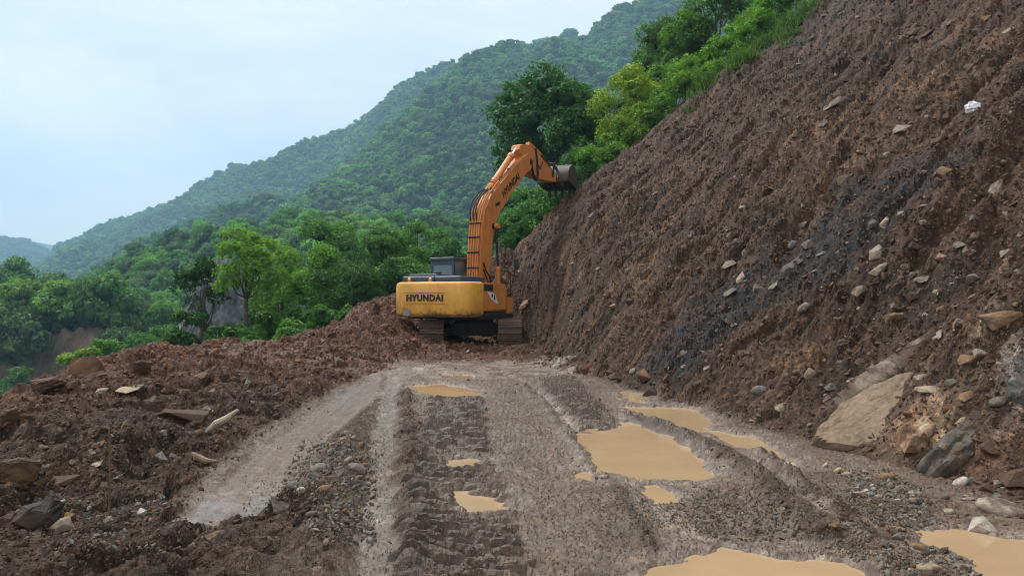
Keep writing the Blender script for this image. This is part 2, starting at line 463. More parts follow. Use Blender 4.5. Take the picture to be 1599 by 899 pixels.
def soil_material():
    m, n, l, b = nt_new("soil")
    at_c = n.new("ShaderNodeAttribute"); at_c.attribute_name = 'soil_col'
    at_w = n.new("ShaderNodeAttribute"); at_w.attribute_name = 'wet'
    g = n.new("ShaderNodeNewGeometry")
    n1 = noise_node(n, l, 9, 6, .65, vec=g.outputs['Position'])
    r1 = ramp(n, l, n1.outputs['Fac'], [(.25, (.55, .55, .55)), (.5, (.95, .95, .95)), (.75, (1.5, 1.45, 1.4))])
    n2 = noise_node(n, l, 55, 3, .6, vec=g.outputs['Position'])
    r2 = ramp(n, l, n2.outputs['Fac'], [(.3, (.6, .6, .6)), (.55, (1, 1, 1)), (.72, (1.7, 1.65, 1.6))])
    c = mixc(n, l, 'MULTIPLY', 1.0, at_c.outputs['Color'], r1.outputs[0])
    c = mixc(n, l, 'MULTIPLY', .8, c, r2.outputs[0])
    vo = n.new("ShaderNodeTexVoronoi"); vo.inputs['Scale'].default_value = 21; vo.inputs['Randomness'].default_value = 1
    dn = noise_node(n, l, 14, 2, .5, vec=g.outputs['Position'])
    va = n.new("ShaderNodeVectorMath"); va.operation = 'MULTIPLY_ADD'; va.inputs[1].default_value = (.05, .05, .05)
    l.new(dn.outputs['Color'], va.inputs[0]); l.new(g.outputs['Position'], va.inputs[2]); l.new(va.outputs[0], vo.inputs['Vector'])
    sv = n.new("ShaderNodeSeparateColor"); l.new(vo.outputs['Color'], sv.inputs[0])
    rv = ramp(n, l, sv.outputs[0], [(0, (.55, .55, .56)), (.6, (.92, .92, .92)), (.86, (1.25, 1.22, 1.18)), (1, (2.3, 2.25, 2.15))])
    fk = n.new("ShaderNodeMath"); fk.operation = 'MULTIPLY_ADD'; fk.inputs[1].default_value = -.75; fk.inputs[2].default_value = .80
    l.new(at_w.outputs['Fac'], fk.inputs[0])
    c = mixc(n, l, 'MULTIPLY', fk.outputs[0], c, rv.outputs[0])
    l.new(c, b.inputs['Base Color'])
    rr = n.new("ShaderNodeMapRange"); rr.inputs['To Min'].default_value = .74; rr.inputs['To Max'].default_value = .16
    l.new(at_w.outputs['Fac'], rr.inputs['Value']); l.new(rr.outputs[0], b.inputs['Roughness'])
    sp = n.new("ShaderNodeMapRange"); sp.inputs['To Min'].default_value = .16; sp.inputs['To Max'].default_value = .55
    l.new(at_w.outputs['Fac'], sp.inputs['Value']); l.new(sp.outputs[0], b.inputs['Specular IOR Level'])
    n3 = noise_node(n, l, 38, 5, .7, vec=g.outputs['Position'])
    st = n.new("ShaderNodeMapRange"); st.inputs['To Min'].default_value = .75; st.inputs['To Max'].default_value = .12
    l.new(at_w.outputs['Fac'], st.inputs['Value'])
    bp = n.new("ShaderNodeBump"); bp.inputs['Distance'].default_value = .055
    l.new(st.outputs[0], bp.inputs['Strength']); l.new(n3.outputs['Fac'], bp.inputs['Height']); l.new(bp.outputs[0], b.inputs['Normal'])
    return m
M_SOIL = soil_material()

def water_material():
    m, n, l, b = nt_new("muddy_water")
    g = n.new("ShaderNodeNewGeometry")
    n1 = noise_node(n, l, 1.4, 4, .6, vec=g.outputs['Position'])
    r1 = ramp(n, l, n1.outputs['Fac'], [(.3, (.36, .24, .13)), (.7, (.43, .295, .165))])
    l.new(r1.outputs[0], b.inputs['Base Color'])
    b.inputs['Roughness'].default_value = .10
    b.inputs['Specular IOR Level'].default_value = .34
    n2 = noise_node(n, l, 14, 3, .5, vec=g.outputs['Position'])
    bp = n.new("ShaderNodeBump"); bp.inputs['Distance'].default_value = .004; bp.inputs['Strength'].default_value = .25
    l.new(n2.outputs['Fac'], bp.inputs['Height']); l.new(bp.outputs[0], b.inputs['Normal'])
    return m
M_WATER = water_material()

# ------------------------------------------------------------------ ground mesh (one sheet, finer near the road)
def mixrgb(a, b, f):
    f = np.clip(f, 0, 1)[:, None]
    return a * (1 - f) + b * f

C_DARK = np.array([.076, .049, .035]); C_RED = np.array([.135, .066, .040]); C_TAN = np.array([.155, .103, .068])
C_GREY = np.array([.145, .113, .087]); C_PALE = np.array([.34, .265, .205]); C_SLOPE = np.array([.078, .046, .030])
C_ORG = np.array([.20, .115, .060]); C_COAL = np.array([.027, .0265, .027]); C_GREEN = np.array([.035, .05, .02])

def build_ground():
    az = np.radians(np.concatenate([np.arange(-75, -38, .8), np.arange(-38, 38.01, .112), np.arange(39, 76, .8)]))
    ds = [1.6]
    while ds[-1] < 31: ds.append(ds[-1] * 1.0052 + .002)
    while ds[-1] < 95: ds.append(ds[-1] * 1.02)
    ds = np.array(ds)
    A, D = np.meshgrid(az, ds)
    # rays fan out in plan; a little of the near floor behind the camera is covered as well
    X = (D * np.sin(A)).ravel(); Y = (D * np.cos(A) - .4).ravel()
    Z, I = ground(X, Y)
    na, nd = len(az), len(ds)
    i = np.arange(nd - 1)[:, None] * na + np.arange(na - 1)[None, :]
    F = np.stack([i, i + 1, i + 1 + na, i + na], -1).reshape(-1, 4)
    me = np_mesh("ground", np.stack([X, Y, Z], 1), F, False)
    big = fbm(X * .45, Y * .45, 201, 3); mid = fbm(X * 2.1, Y * 2.1, 202, 3)
    c = np.tile(C_TAN * .92, (len(X), 1))
    c = mixrgb(c, C_GREY[None], smooth01(mid, -.1, .5) * .6)
    c = mixrgb(c, C_DARK[None], smooth01(mid, .0, -.5) * .55)
    stain = smooth01(fbm(X * 1.6, Y * .7, 220, 4), .0, .38)
    c = mixrgb(c, C_DARK[None] * 1.2, stain * .6)
    red = smooth01(Y + 2.5 * big, 11, 16) * .8 + smooth01(-X, 4.5, 6.5) * .6 * (Y > 5)
    lc = mixrgb(np.tile(C_DARK, (len(X), 1)), C_RED[None], red + .35 * mid)
    lc = mixrgb(lc, C_ORG[None], smooth01(big + .5 * mid, .32, .6) * .6 * smooth01(-X, 2.5, 5))
    c = mixrgb(c, lc, I['left'])
    c = mixrgb(c, C_DARK[None] * 1.15, I['between'] * .85)
    c = mixrgb(c, lc, I['far'])
    c = mixrgb(c, C_SLOPE[None], I['right'])
    c = mixrgb(c, C_RED[None] * .9 + .01, np.where(I['inside'], 0, 1))
    dark = np.clip(I['m3'] * .75 + I['r2'] * .8 + I['r5'] * .9 + I['r6'] + I['r7'] + I['tread5'] * .7, 0, 1)
    c = mixrgb(c, C_DARK[None] * 1.1, dark)
    c = mixrgb(c, C_TAN[None] * .95, I['m1'] * .8)
    c = mixrgb(c, C_GREY[None] * 1.05, I['m2'] * .8)
    # chunks differ a little in tone (each clod its own soil)
    tone = .72 + .56 * I['c2']
    c = c * (1 + (tone - 1) * np.clip(I['rough'], 0, 1))[:, None]
    # pale colour: silty puddle rims, plus sky sheen painted on wet flats and strips
    silt_sheen = np.clip(I['near'] * .75 * (1 - I['r6']) * (1 - I['r7']) * (1 - .5 * I['m3']), 0, 1)
    silt_sheen = np.maximum(silt_sheen, smooth01(Y + .8 * mid, 15.0, 16.5) * (1 - smooth01(Y + .8 * mid, 19, 20.5)) * (1 - smooth01(X, 1.0, 2.2)) * (1 - I['left'] * .7) * smooth01(mid + .4 * big, -.15, .25))
    strip = lane(X, Y, [gp(840, 610), gp(900, 670), gp(940, 720), gp(1010, 775), gp(1070, 830)], .12, .12) * .9
    strip = np.maximum(strip, lane(X, Y, [gp(1240, 770), gp(1330, 830), gp(1400, 885)], .13, .08) * .8)
    silt_sheen = np.maximum(silt_sheen, strip * smooth01(mid, -.4, .1))
    c = mixrgb(c, C_PALE[None] * .85, silt_sheen * .75)
    w1 = I['m1'] * (1 - smooth01(Y, 6.1, 7.2)) * smooth01(fbm(X * 5, Y * 3, 203, 2), -.45, -.05)
    w1b = I['m1'] * smooth01(Y, 11.2, 12.5) * .8
    w2 = I['m2'] * smooth01(fbm(X * 3, Y * 1.1, 204, 3), .02, .30)
    wet = np.clip(np.maximum.reduce([w1, w1b, w2 * .9, silt_sheen * .75, I['near'] * .5, .62 * (1 - I['rough'])]), 0, 1)
    shore = smooth01(I['near'], .55, .95) * (1 - I['pm'])
    c = mixrgb(c, C_DARK[None] * 1.25, shore * .55 * smooth01(fbm(X * 4, Y * 4, 210, 2), -.3, .3))
    wet = np.maximum(wet, .75 * shore)
    str1 = .5 + .5 * fbm(X * 9 + Y * 1.0, Y * 1.6, 211, 3) * 2
    c = mixrgb(c, np.array([[.26, .22, .19]]), np.clip(w1 * .75 + w1b * .4, 0, 1) * np.clip(str1, .15, 1))  # sky sheen of the wet lane painted pale into the soil colour
    c = mixrgb(c, np.array([[.28, .23, .20]]), w2 * .5)  # the narrow rut's wet sheen, painted in likewise
    c = mixrgb(c, C_GREEN[None], np.where(I['inside'], 0, smooth01(I['d'], 1.0, 3.0)))
    add_attr(me, 'soil_col', np.clip(c, .01, .9), 'FLOAT_COLOR')
    add_attr(me, 'wet', wet)
    o = link("ground", me, M_SOIL); tag(o, kind='structure')
    return o
build_ground()

def build_slope():
    ys = [2.2]
    while ys[-1] < 36: ys.append(ys[-1] * 1.0040 + .003)
    ys = np.array(ys)
    xs = np.concatenate([np.arange(-4.6, .2, .06), np.arange(.2, 17, .045), np.arange(17, 27, .25)])
    # sheared grid: columns follow the toe so near rows start at the road
    SX, YY = np.meshgrid(xs, ys)
    off = np.interp(YY, [0, 5, 10, 20, 28, 33], [4.6, 4.2, 3.2, 1.6, 1.2, 0])
    X = (SX * (1 - .0) + off * np.clip(1 - (SX + 4.6) / 26, 0, 1)).ravel(); Y = YY.ravel()
    Z, I = slope(X, Y)
    Z = Z - .35 * (1 - smooth01(I['P'], -1.6, -.2))
    n, m = len(xs), len(ys)
    i = np.arange(m - 1)[:, None] * n + np.arange(n - 1)[None, :]
    F = np.stack([i, i + 1, i + 1 + n, i + n], -1).reshape(-1, 4)
    me = np_mesh("landslide_slope", np.stack([X, Y, Z], 1), F, False)
    u, v = I['u'], I['v']
    big = fbm(u * .25, v * .4, 301, 3); mid = fbm(u * 1.3, v * 2.2, 302, 3)
    c = np.tile(C_SLOPE, (len(X), 1))
    c = mixrgb(c, C_SLOPE[None] * np.array([[1.45, 1.30, 1.15]]), smooth01(big, -.1, .5) * .8)
    c = mixrgb(c, C_SLOPE[None] * .68, smooth01(mid, .0, -.5) * .7)
    stk = fbm(u * .35, v * 3.2, 310, 3)
    c = c * (1 + .75 * stk)[:, None]
    def spot(px, py, rx, ry):
        a, b, _, _ = hit([px], [py], False)
        return np.exp(-(((X - a[0]) / rx) ** 2 + ((Y - b[0]) / ry) ** 2))
    org = np.zeros(len(X))
    for px, py, rx, ry, s in [(1275, 215, .9, 1.2, .9), (1455, 130, 1.0, 1.0, .7), (1370, 345, .6, .8, .5), (1000, 430, .9, 1.5, .6), (870, 480, .7, 1.6, .7),
                              (1250, 560, .4, .4, .5), (1500, 25, .9, .9, .8), (1520, 540, .5, .5, .8), (940, 330, 1.2, 1.5, .35), (1330, 250, 1.0, 1.0, .5), (1570, 60, .8, .8, .5)]:
        org = np.maximum(org, s * spot(px, py, rx, ry))
    c = mixrgb(c, C_ORG[None], org * smooth01(mid, -.45, .35))
    for px, py, rx, ry, s_, cc in [(1450, 615, .35, .3, .8, (.24, .19, .15)), (1470, 672, .3, .25, .8, (.40, .27, .16)), (1530, 560, .25, .25, .7, (.30, .23, .16)), (1590, 580, .3, .3, .7, (.22, .22, .22)),
                                  (1440, 640, .3, .2, .7, (.26, .13, .06)), (1560, 500, .5, .3, .5, (.22, .18, .14))]:
        c = mixrgb(c, np.array([cc]), s_ * spot(px, py, rx, ry) * smooth01(mid, -.3, .3))
    # black shale band: from the wet pocket down to the toe
    pts = []
    for px, py in [(1400, 330), (1340, 375), (1270, 400), (1200, 440), (1120, 480), (1060, 540)]:
        a, b, _, _ = hit([px], [py], False); pts.append((a[0], b[0]))
    cb = lane(X + .25 * fbm(X * 1.2, Y * 1.2, 305, 3), Y + .4 * fbm(X * 1.2, Y * 1.2, 306, 3), pts, 1.0, .6)
    pts2 = []
    for px, py in [(1345, 290), (1290, 350), (1260, 380)]:
        a, b, _, _ = hit([px], [py], False); pts2.append((a[0], b[0]))
    cb = np.maximum(cb, lane(X, Y, pts2, .25, .2))
    c = mixrgb(c, C_COAL[None] * .8, cb * smooth01(mid, -.7, .0) * .95)
    c = mixrgb(c, C_COAL[None] * 1.6, .45 * spot(1280, 40, 2.0, 2.0) + .5 * spot(1440, 470, .6, .6))
    tone = .62 + .76 * I['c2']
    c = c * tone[:, None] * (.85 + .3 * I['c1'])[:, None]
    c = mixrgb(c, C_GREEN[None], smooth01(Y, 33.6, 34.6))
    add_attr(me, 'soil_col', np.clip(c, .008, .9), 'FLOAT_COLOR')
    add_attr(me, 'wet', np.clip(.10 + .12 * cb, 0, 1))
    o = link("landslide_slope", me, M_SOIL); tag(o, kind='structure')
build_slope()

def build_puddles():
    for kp, P in enumerate(PUDDLES):
        a = np.array(P); lo = a.min(0) - .2; hi = a.max(0) + .2
        st = .05
        gx = np.arange(lo[0], hi[0] + st, st); gy = np.arange(lo[1], hi[1] + st, st)
        XX, YY = np.meshgrid(gx, gy)
        sdv = poly_sd(XX + 0.0, YY + 0.0, P)
        ok = sdv > -.16
        n = len(gx)
        q = ok[:-1, :-1] & ok[1:, :-1] & ok[:-1, 1:] & ok[1:, 1:]
        r, c = np.nonzero(q)
        i = r * n + c
        F = np.stack([i, i + 1, i + 1 + n, i + n], 1)
        used, inv = np.unique(F.ravel(), return_inverse=True)
        V = np.stack([XX.ravel(), YY.ravel(), np.full(XX.size, ZW + .0007 * (kp - 6))], 1)[used]
        tag(link("puddle_water", np_mesh("puddle_water", V, inv.reshape(F.shape)), M_WATER), kind='structure')
build_puddles()

# ------------------------------------------------------------------ stones and clods
def stone_mesh(name, seed, kind):
    """angular = broken shard, flat = shale slab, round = river cobble, clod = lump of earth"""
    r = np.random.default_rng(seed)
    bm = bmesh.new()
    if kind in ('angular', 'flat'):
        dims = {'angular': (1, .78, .62), 'flat': (1, .66, .26)}[kind]
        for k in range(13 if kind == 'angular' else 11):
            p = r.normal(size=3); p /= np.abs(p).max() ** .6 * np.linalg.norm(p) ** .4
            bm.verts.new([p[i] * dims[i] * .5 * (.75 + .35 * r.random()) for i in range(3)])
        res = bmesh.ops.convex_hull(bm, input=bm.verts)
        bmesh.ops.delete(bm, geom=[g for g in res['geom_interior'] if isinstance(g, bmesh.types.BMVert)], context='VERTS')
        bmesh.ops.dissolve_limit(bm, angle_limit=.12, verts=bm.verts, edges=bm.edges)
        bmesh.ops.bevel(bm, geom=list(bm.edges), offset=.010, segments=1, affect='EDGES', clamp_overlap=True)
        bmesh.ops.triangulate(bm, faces=bm.faces)
    else:
        bmesh.ops.create_icosphere(bm, subdivisions=2, radius=.5)
        ax = r.normal(size=(4, 3)); ax /= np.linalg.norm(ax, axis=1)[:, None]
        for v in bm.verts:
            p = np.array(v.co) / .5
            if kind == 'round':
                k = 1 + .10 * sum(math.sin(2.1 * float(a @ p) + i * 1.7) for i, a in enumerate(ax)) / 2
                v.co = Vector(p * .5 * k * np.array([1, .74, .52]))
            else:
                k = 1 + .20 * sum(math.sin(3.3 * float(a @ p) + i * 1.7) for i, a in enumerate(ax)) / 2 + r.normal() * .09
                v.co = Vector(p * .5 * k * np.array([1, .85, .7]))
        if kind == 'clod':
            for a in ax[:3]:
                for v in bm.verts:
                    t = float(a @ np.array(v.co)) - .30
                    if t > 0: v.co -= Vector(a) * t * .85
    me = bpy.data.meshes.new(name); bm.to_mesh(me); bm.free()
    me.polygons.foreach_set('use_smooth', np.full(len(me.polygons), kind == 'round', dtype=bool))
    me.update()
    return me

def stone_material(inst):
    m, n, l, b = nt_new("stone_instanced" if inst else "stone")
    if inst:
        a = n.new("ShaderNodeAttribute"); a.attribute_type = 'INSTANCER'; a.attribute_name = 'col'; col = a.outputs['Color']
    else:
        a = n.new("ShaderNodeObjectInfo"); col = a.outputs['Color']
    t = n.new("ShaderNodeTexCoord")
    oi = n.new("ShaderNodeObjectInfo")
    ad = n.new("ShaderNodeVectorMath"); ad.operation = 'ADD'
    l.new(t.outputs['Object'], ad.inputs[0]); l.new(oi.outputs['Location'], ad.inputs[1])
    n1 = noise_node(n, l, 3.5, 5, .65, vec=ad.outputs[0])
    r1 = ramp(n, l, n1.outputs['Fac'], [(.28, (.5, .46, .42)), (.5, (.95, .95, .95)), (.7, (1.25, 1.25, 1.25))])
    c = mixc(n, l, 'MULTIPLY', .9, col, r1.outputs[0])
    c = mixc(n, l, 'MULTIPLY', 1.0, c, (1.04, .95, .86))
    # a smear of mud over part of every stone
    n2 = noise_node(n, l, 1.3, 4, .6, vec=ad.outputs[0])
    r2 = ramp(n, l, n2.outputs['Fac'], [(.47, (0, 0, 0)), (.58, (1, 1, 1))])
    mu = n.new("ShaderNodeMath"); mu.operation = 'MULTIPLY'; mu.inputs[1].default_value = .35 if inst else .85
    l.new(r2.outputs[0], mu.inputs[0])
    c = mixc(n, l, 'MIX', mu.outputs[0], c, (.085, .058, .043))
    l.new(c, b.inputs['Base Color'])
    b.inputs['Roughness'].default_value = .7; b.inputs['Specular IOR Level'].default_value = .18
    n3 = noise_node(n, l, 11, 4, .7, vec=ad.outputs[0])
    bp = n.new("ShaderNodeBump"); bp.inputs['Distance'].default_value = .02; bp.inputs['Strength'].default_value = .7
    l.new(n3.outputs['Fac'], bp.inputs['Height']); l.new(bp.outputs[0], b.inputs['Normal'])
    return m
M_STONE, M_STONE_I = stone_material(False), stone_material(True)

def clod_material():
    m, n, l, b = nt_new("clod")
    a = n.new("ShaderNodeAttribute"); a.attribute_type = 'INSTANCER'; a.attribute_name = 'col'
    g = n.new("ShaderNodeNewGeometry")
    n1 = noise_node(n, l, 30, 4, .7, vec=g.outputs['Position'])
    r1 = ramp(n, l, n1.outputs['Fac'], [(.3, (.6, .6, .6)), (.7, (1.4, 1.35, 1.3))])
    l.new(mixc(n, l, 'MULTIPLY', 1.0, a.outputs['Color'], r1.outputs[0]), b.inputs['Base Color'])
    b.inputs['Roughness'].default_value = .75; b.inputs['Specular IOR Level'].default_value = .2
    bp = n.new("ShaderNodeBump"); bp.inputs['Distance'].default_value = .015; bp.inputs['Strength'].default_value = .8
    l.new(n1.outputs['Fac'], bp.inputs['Height']); l.new(bp.outputs[0], b.inputs['Normal'])
    return m
M_CLOD = clod_material()

STONES = {k: [stone_mesh(k + "_stone", 40 + i * 7 + len(k), k) for i in range(6)] for k in ('angular', 'flat', 'round', 'clod')}

def scatter(name, meshes, mat, pts, rot, scl, col, label=None, idx=None):
    """one object of kind stuff: the pieces stand on its points"""
    pts = np.asarray(pts, np.float32); N = len(pts)
    me = bpy.data.meshes.new(name)
    me.vertices.add(N); me.vertices.foreach_set('co', pts.ravel())
    add_attr(me, 'rot', rot, 'FLOAT_VECTOR'); add_attr(me, 'scl', scl, 'FLOAT_VECTOR'); add_attr(me, 'col', col, 'FLOAT_COLOR')
    ia = me.attributes.new('pick', 'INT', 'POINT')
    pick = (np.arange(N) % len(meshes)) if idx is None else idx
    ia.data.foreach_set('value', np.asarray(pick, np.int32))
    o = link(name, me)
    coll = bpy.data.collections.new(name + "_kinds")
    for k, q in enumerate(meshes):
        if q.users and q.materials and q.materials[0] != mat: q = q.copy(); q.materials.clear()
        if not q.materials: q.materials.append(mat)
        s = bpy.data.objects.new("%s_%02d" % (name, k), q); coll.objects.link(s)
    g = bpy.data.node_groups.new(name, 'GeometryNodeTree')
    g.interface.new_socket('Geometry', in_out='INPUT', socket_type='NodeSocketGeometry')
    g.interface.new_socket('Geometry', in_out='OUTPUT', socket_type='NodeSocketGeometry')
    gi = g.nodes.new('NodeGroupInput'); go = g.nodes.new('NodeGroupOutput')
    ip = g.nodes.new('GeometryNodeInstanceOnPoints'); ci = g.nodes.new('GeometryNodeCollectionInfo')
    ci.inputs['Collection'].default_value = coll
    ci.inputs['Separate Children'].default_value = True; ci.inputs['Reset Children'].default_value = True
    def na(nm, t):
        q = g.nodes.new('GeometryNodeInputNamedAttribute'); q.data_type = t; q.inputs['Name'].default_value = nm
        return q.outputs['Attribute']
    L = g.links
    L.new(gi.outputs[0], ip.inputs['Points']); L.new(ci.outputs[0], ip.inputs['Instance'])
    ip.inputs['Pick Instance'].default_value = True
    L.new(na('pick', 'INT'), ip.inputs['Instance Index'])
    L.new(na('scl', 'FLOAT_VECTOR'), ip.inputs['Scale'])
    er = g.nodes.new('FunctionNodeEulerToRotation'); L.new(na('rot', 'FLOAT_VECTOR'), er.inputs[0]); L.new(er.outputs[0], ip.inputs['Rotation'])
    L.new(ip.outputs[0], go.inputs[0])
    md = o.modifiers.new(name, 'NODES'); md.node_group = g
    tag(o, label, None, None, 'stuff')
    return o

def rand_rot(r, N, full=True):
    q = r.random((N, 3)) * 2 * np.pi
    if not full: q[:, 0] = r.normal(size=N) * .3; q[:, 1] = r.normal(size=N) * .3
    return q

def scatter_earth():
    r = np.random.default_rng(99)
    # lumps of earth all over the loose ground, their number falling with distance as their size grows
    N = 105000
    px = r.uniform(-120, 1720, N); py = r.uniform(120, 960, N)
    py = np.where(r.random(N) < .45, r.uniform(0, 560, N), py)
    X, Y, Z, ok = hit(px, py, False)
    D = np.hypot(X, Y)
    _, P = slope_base(X, Y)
    zg, I = ground(X, Y); zs, S = slope(X, Y)
    on_slope = (zs > zg)
    z = np.maximum(zs, zg)
    keep = ok & (D < 36) & (Y < 32.7) & (I['inside'] | (I['d'] < .8))
    rough = np.where(on_slope, 1.0, I['rough'])
    keep &= r.random(N) < np.clip(rough * 1.1 - .08, .02, 1)
    keep &= on_slope | (I['pm'] < .1)
    X, Y, z, D, on_slope = [a[keep] for a in (X, Y, z, D, on_slope)]
    I2 = {k: I[k][keep] for k in ('left', 'far', 'rough')}; S = {k: S[k][keep] for k in ('u', 'v')}
    n = len(X)
    s = D * (.0013 + .0042 * r.random(n) ** 3.2)
    s = np.where(on_slope, s * .95, s) * np.where(r.random(n) < .04, r.uniform(1.5, 2.6, n), 1)
    big = fbm(X * .45, Y * .45, 201, 3)
    redf = np.clip(smooth01(Y + 2.5 * big, 11, 16) * .9 + smooth01(-X, 4.5, 6.5) * .5, 0, 1)
    c = mixrgb(np.tile(C_DARK, (n, 1)), C_RED[None], redf)
    c = np.where(on_slope[:, None], C_SLOPE[None] * 1.1, c)
    c = c * (.95 + .85 * r.random(n))[:, None]
    st = r.random(n) < np.where(on_slope, .30, .16)
    idx = np.where(st, r.integers(6, 12, n), r.integers(0, 6, n))
    sc = np.stack([s, s * r.uniform(.6, 1, n), s * r.uniform(.4, .9, n)], 1)
    ne = ~st
    scatter("soil_clods", STONES['clod'], M_CLOD, np.stack([X, Y, z + s * .12], 1)[ne], rand_rot(r, n)[ne], sc[ne], c[ne],
            "loose dark brown lumps of earth all over the slide and the berm", idx=r.integers(0, 6, ne.sum()))
    pal = np.array([[.17, .125, .09], [.24, .21, .175], [.14, .12, .105], [.32, .28, .235], [.12, .082, .06]])
    cs = pal[r.integers(0, 5, n)] * (.6 + .75 * r.random(n) ** 1.5)[:, None]
    scatter("stone_chips", STONES['angular'][:3] + STONES['flat'][:3], M_STONE_I, np.stack([X, Y, z + s * .15], 1)[st], rand_rot(r, n)[st], sc[st] * 1.1, cs[st],
            "small broken stone chips mixed into the brown earth", idx=r.integers(0, 6, st.sum()))
    # coarser rubble, bunched where the slide shed it, and coarse clods on the berm
    N = 26000
    px = r.uniform(-100, 1700, N); py = r.uniform(60, 930, N)
    X, Y, Z, ok = hit(px, py); D = np.hypot(X, Y)
    zs, S = slope(X, Y, False); _, I = ground(X, Y, False)
    on = (zs > Z - .6) & (S['P'] > -.1)
    bunch = fbm(S['u'] * .55, S['v'] * 1.1, 611, 3)
    dens = np.where(on, .03 + .55 * smooth01(bunch, .05, .5) + .25 * np.exp(-(S['P'] / .9) ** 2), .5 * I['left'] + .35 * I['far'] + .25 * I['r6'] + .25 * I['r7'] + .3 * I['right'])
    keep = ok & (Y < 32.5) & (r.random(N) < dens) & (I['inside']) & (I['pm'] < .05)
    X, Y, Z, D, on = [a[keep] for a in (X, Y, Z, D, on)]; n = len(X)
    s = np.minimum(D * (.0040 + .0065 * r.random(n) ** 2.5), .30)
    nrm = surf_normal(X, Y, .25); pos = np.stack([X, Y, Z], 1) + nrm * (s * .06)[:, None]
    stone = r.random(n) < np.where(on, .62, .30)
    sc = np.stack([s, s * r.uniform(.6, 1, n), s * r.uniform(.35, .8, n)], 1)
    redf = smooth01(Y, 11, 16) * .9 + smooth01(-X, 4.5, 6.5) * .5
    ec = np.where(on[:, None], C_SLOPE[None], mixrgb(np.tile(C_DARK, (n, 1)), C_RED[None], redf)) * (.95 + .75 * r.random(n))[:, None]
    pal = np.array([[.15, .105, .075], [.20, .17, .14], [.12, .10, .088], [.27, .23, .185], [.13, .088, .062], [.17, .12, .085]])
    scatter("coarse_rubble", STONES['flat'][:4] + STONES['angular'][2:4], M_STONE_I, pos[stone], rand_rot(r, n)[stone], sc[stone], (pal[r.integers(0, 6, n)] * (.65 + .6 * r.random(n))[:, None])[stone],
            "coarse broken stone bunched on the slide and the berm", idx=r.integers(0, 6, stone.sum()))
    scatter("coarse_clods", STONES['clod'], M_CLOD, pos[~stone], rand_rot(r, n)[~stone], sc[~stone] * 1.15, ec[~stone], "coarse clods of brown earth on the slide, the ridges and the berm", idx=r.integers(0, 6, (~stone).sum()))
    # packed cobbles of the pebble bank and the pale heap
    Q = []
    for poly, cnt in (([(478, 700), (540, 672), (580, 698), (588, 770), (575, 850), (520, 850), (470, 800), (440, 772)], 1500), ([(1320, 740), (1360, 733), (1435, 775), (1455, 812), (1400, 822), (1335, 785)], 900),
                      ([(1330, 830), (1420, 815), (1530, 870), (1560, 920), (1400, 900)], 500), ([(1080, 765), (1200, 760), (1260, 820), (1180, 845), (1090, 820)], 600), ([(60, 770), (250, 770), (280, 850), (60, 860)], 350)):
        po = np.array(poly, float); lo, hi = po.min(0), po.max(0)
        q = r.uniform(lo, hi, (cnt * 2, 2)); q = q[poly_sd(q[:, 0], q[:, 1], po) > -12][:cnt]; Q.append(q)
    Q = np.concatenate(Q); X, Y, Z, ok = hit(Q[:, 0], Q[:, 1]); n = len(X)
    s = .014 + .040 * r.random(n) ** 2.2
    pal = np.array([[.24, .225, .20], [.30, .285, .265], [.18, .18, .175], [.36, .33, .29], [.17, .125, .09], [.23, .245, .24]])
    scatter("small_cobbles", STONES['round'][:4] + STONES['angular'][3:5], M_STONE_I, np.stack([X, Y, Z + s * .18], 1), rand_rot(r, n), np.stack([s, s * r.uniform(.65, 1, n), s * r.uniform(.5, .85, n)], 1),
            pal[r.integers(0, 6, n)] * (.6 + .6 * r.random(n))[:, None], "small packed cobbles of the pebble bank and the pale stone heap", idx=r.integers(0, 6, n))
    # gravel of the road bed
    N = 46000
    px = r.uniform(380, 1500, N); py = 585 + 360 * r.random(N) ** .8
    X, Y, Z, ok = hit(px, py, False)
    zg, I = ground(X, Y); _, P = slope_base(X, Y)
    grav = smooth01(fbm(X * 1.2, Y * .8, 410, 3), -.25, .35)
    gp2 = np.exp(-(((X - 1.35) / .75) ** 2 + ((Y - 5.9) / .55) ** 2)) + np.exp(-(((X - 2.95) / .55) ** 2 + ((Y - 6.2) / .9) ** 2)) + .9 * I['cb'] + np.exp(-(((X - 2.35) / .35) ** 2 + ((Y - 4.6) / .5) ** 2))
    dens = .05 + .16 * grav * (1 - I['m1']) + 1.0 * gp2
    keep = ok & (P < .1) & (I['pm'] < .05) & (r.random(N) < dens) & (I['left'] < .5)
    X, Y, zg, gp2 = X[keep], Y[keep], zg[keep], gp2[keep]
    n = len(X)
    s = .007 + .012 * r.random(n) ** 2 + .022 * np.clip(gp2, 0, 1) * r.random(n) ** 2.5 + .0006 * Y
    pal = np.array([[.22, .20, .18], [.30, .29, .28], [.17, .17, .18], [.36, .34, .31], [.16, .12, .09], [.24, .25, .25]])
    c = pal[r.integers(0, 6, n)] * (.65 + .75 * r.random(n))[:, None] * np.array([[1.04, .96, .88]])
    sc = np.stack([s, s * r.uniform(.6, 1, n), s * r.uniform(.5, .9, n)], 1)
    scatter("road_gravel", STONES['round'][:3] + STONES['angular'][:3], M_STONE_I, np.stack([X, Y, zg + s * .2], 1), rand_rot(r, n), sc, c,
            "fine grey gravel scattered over the muddy road", idx=r.integers(0, 6, n))
scatter_earth()
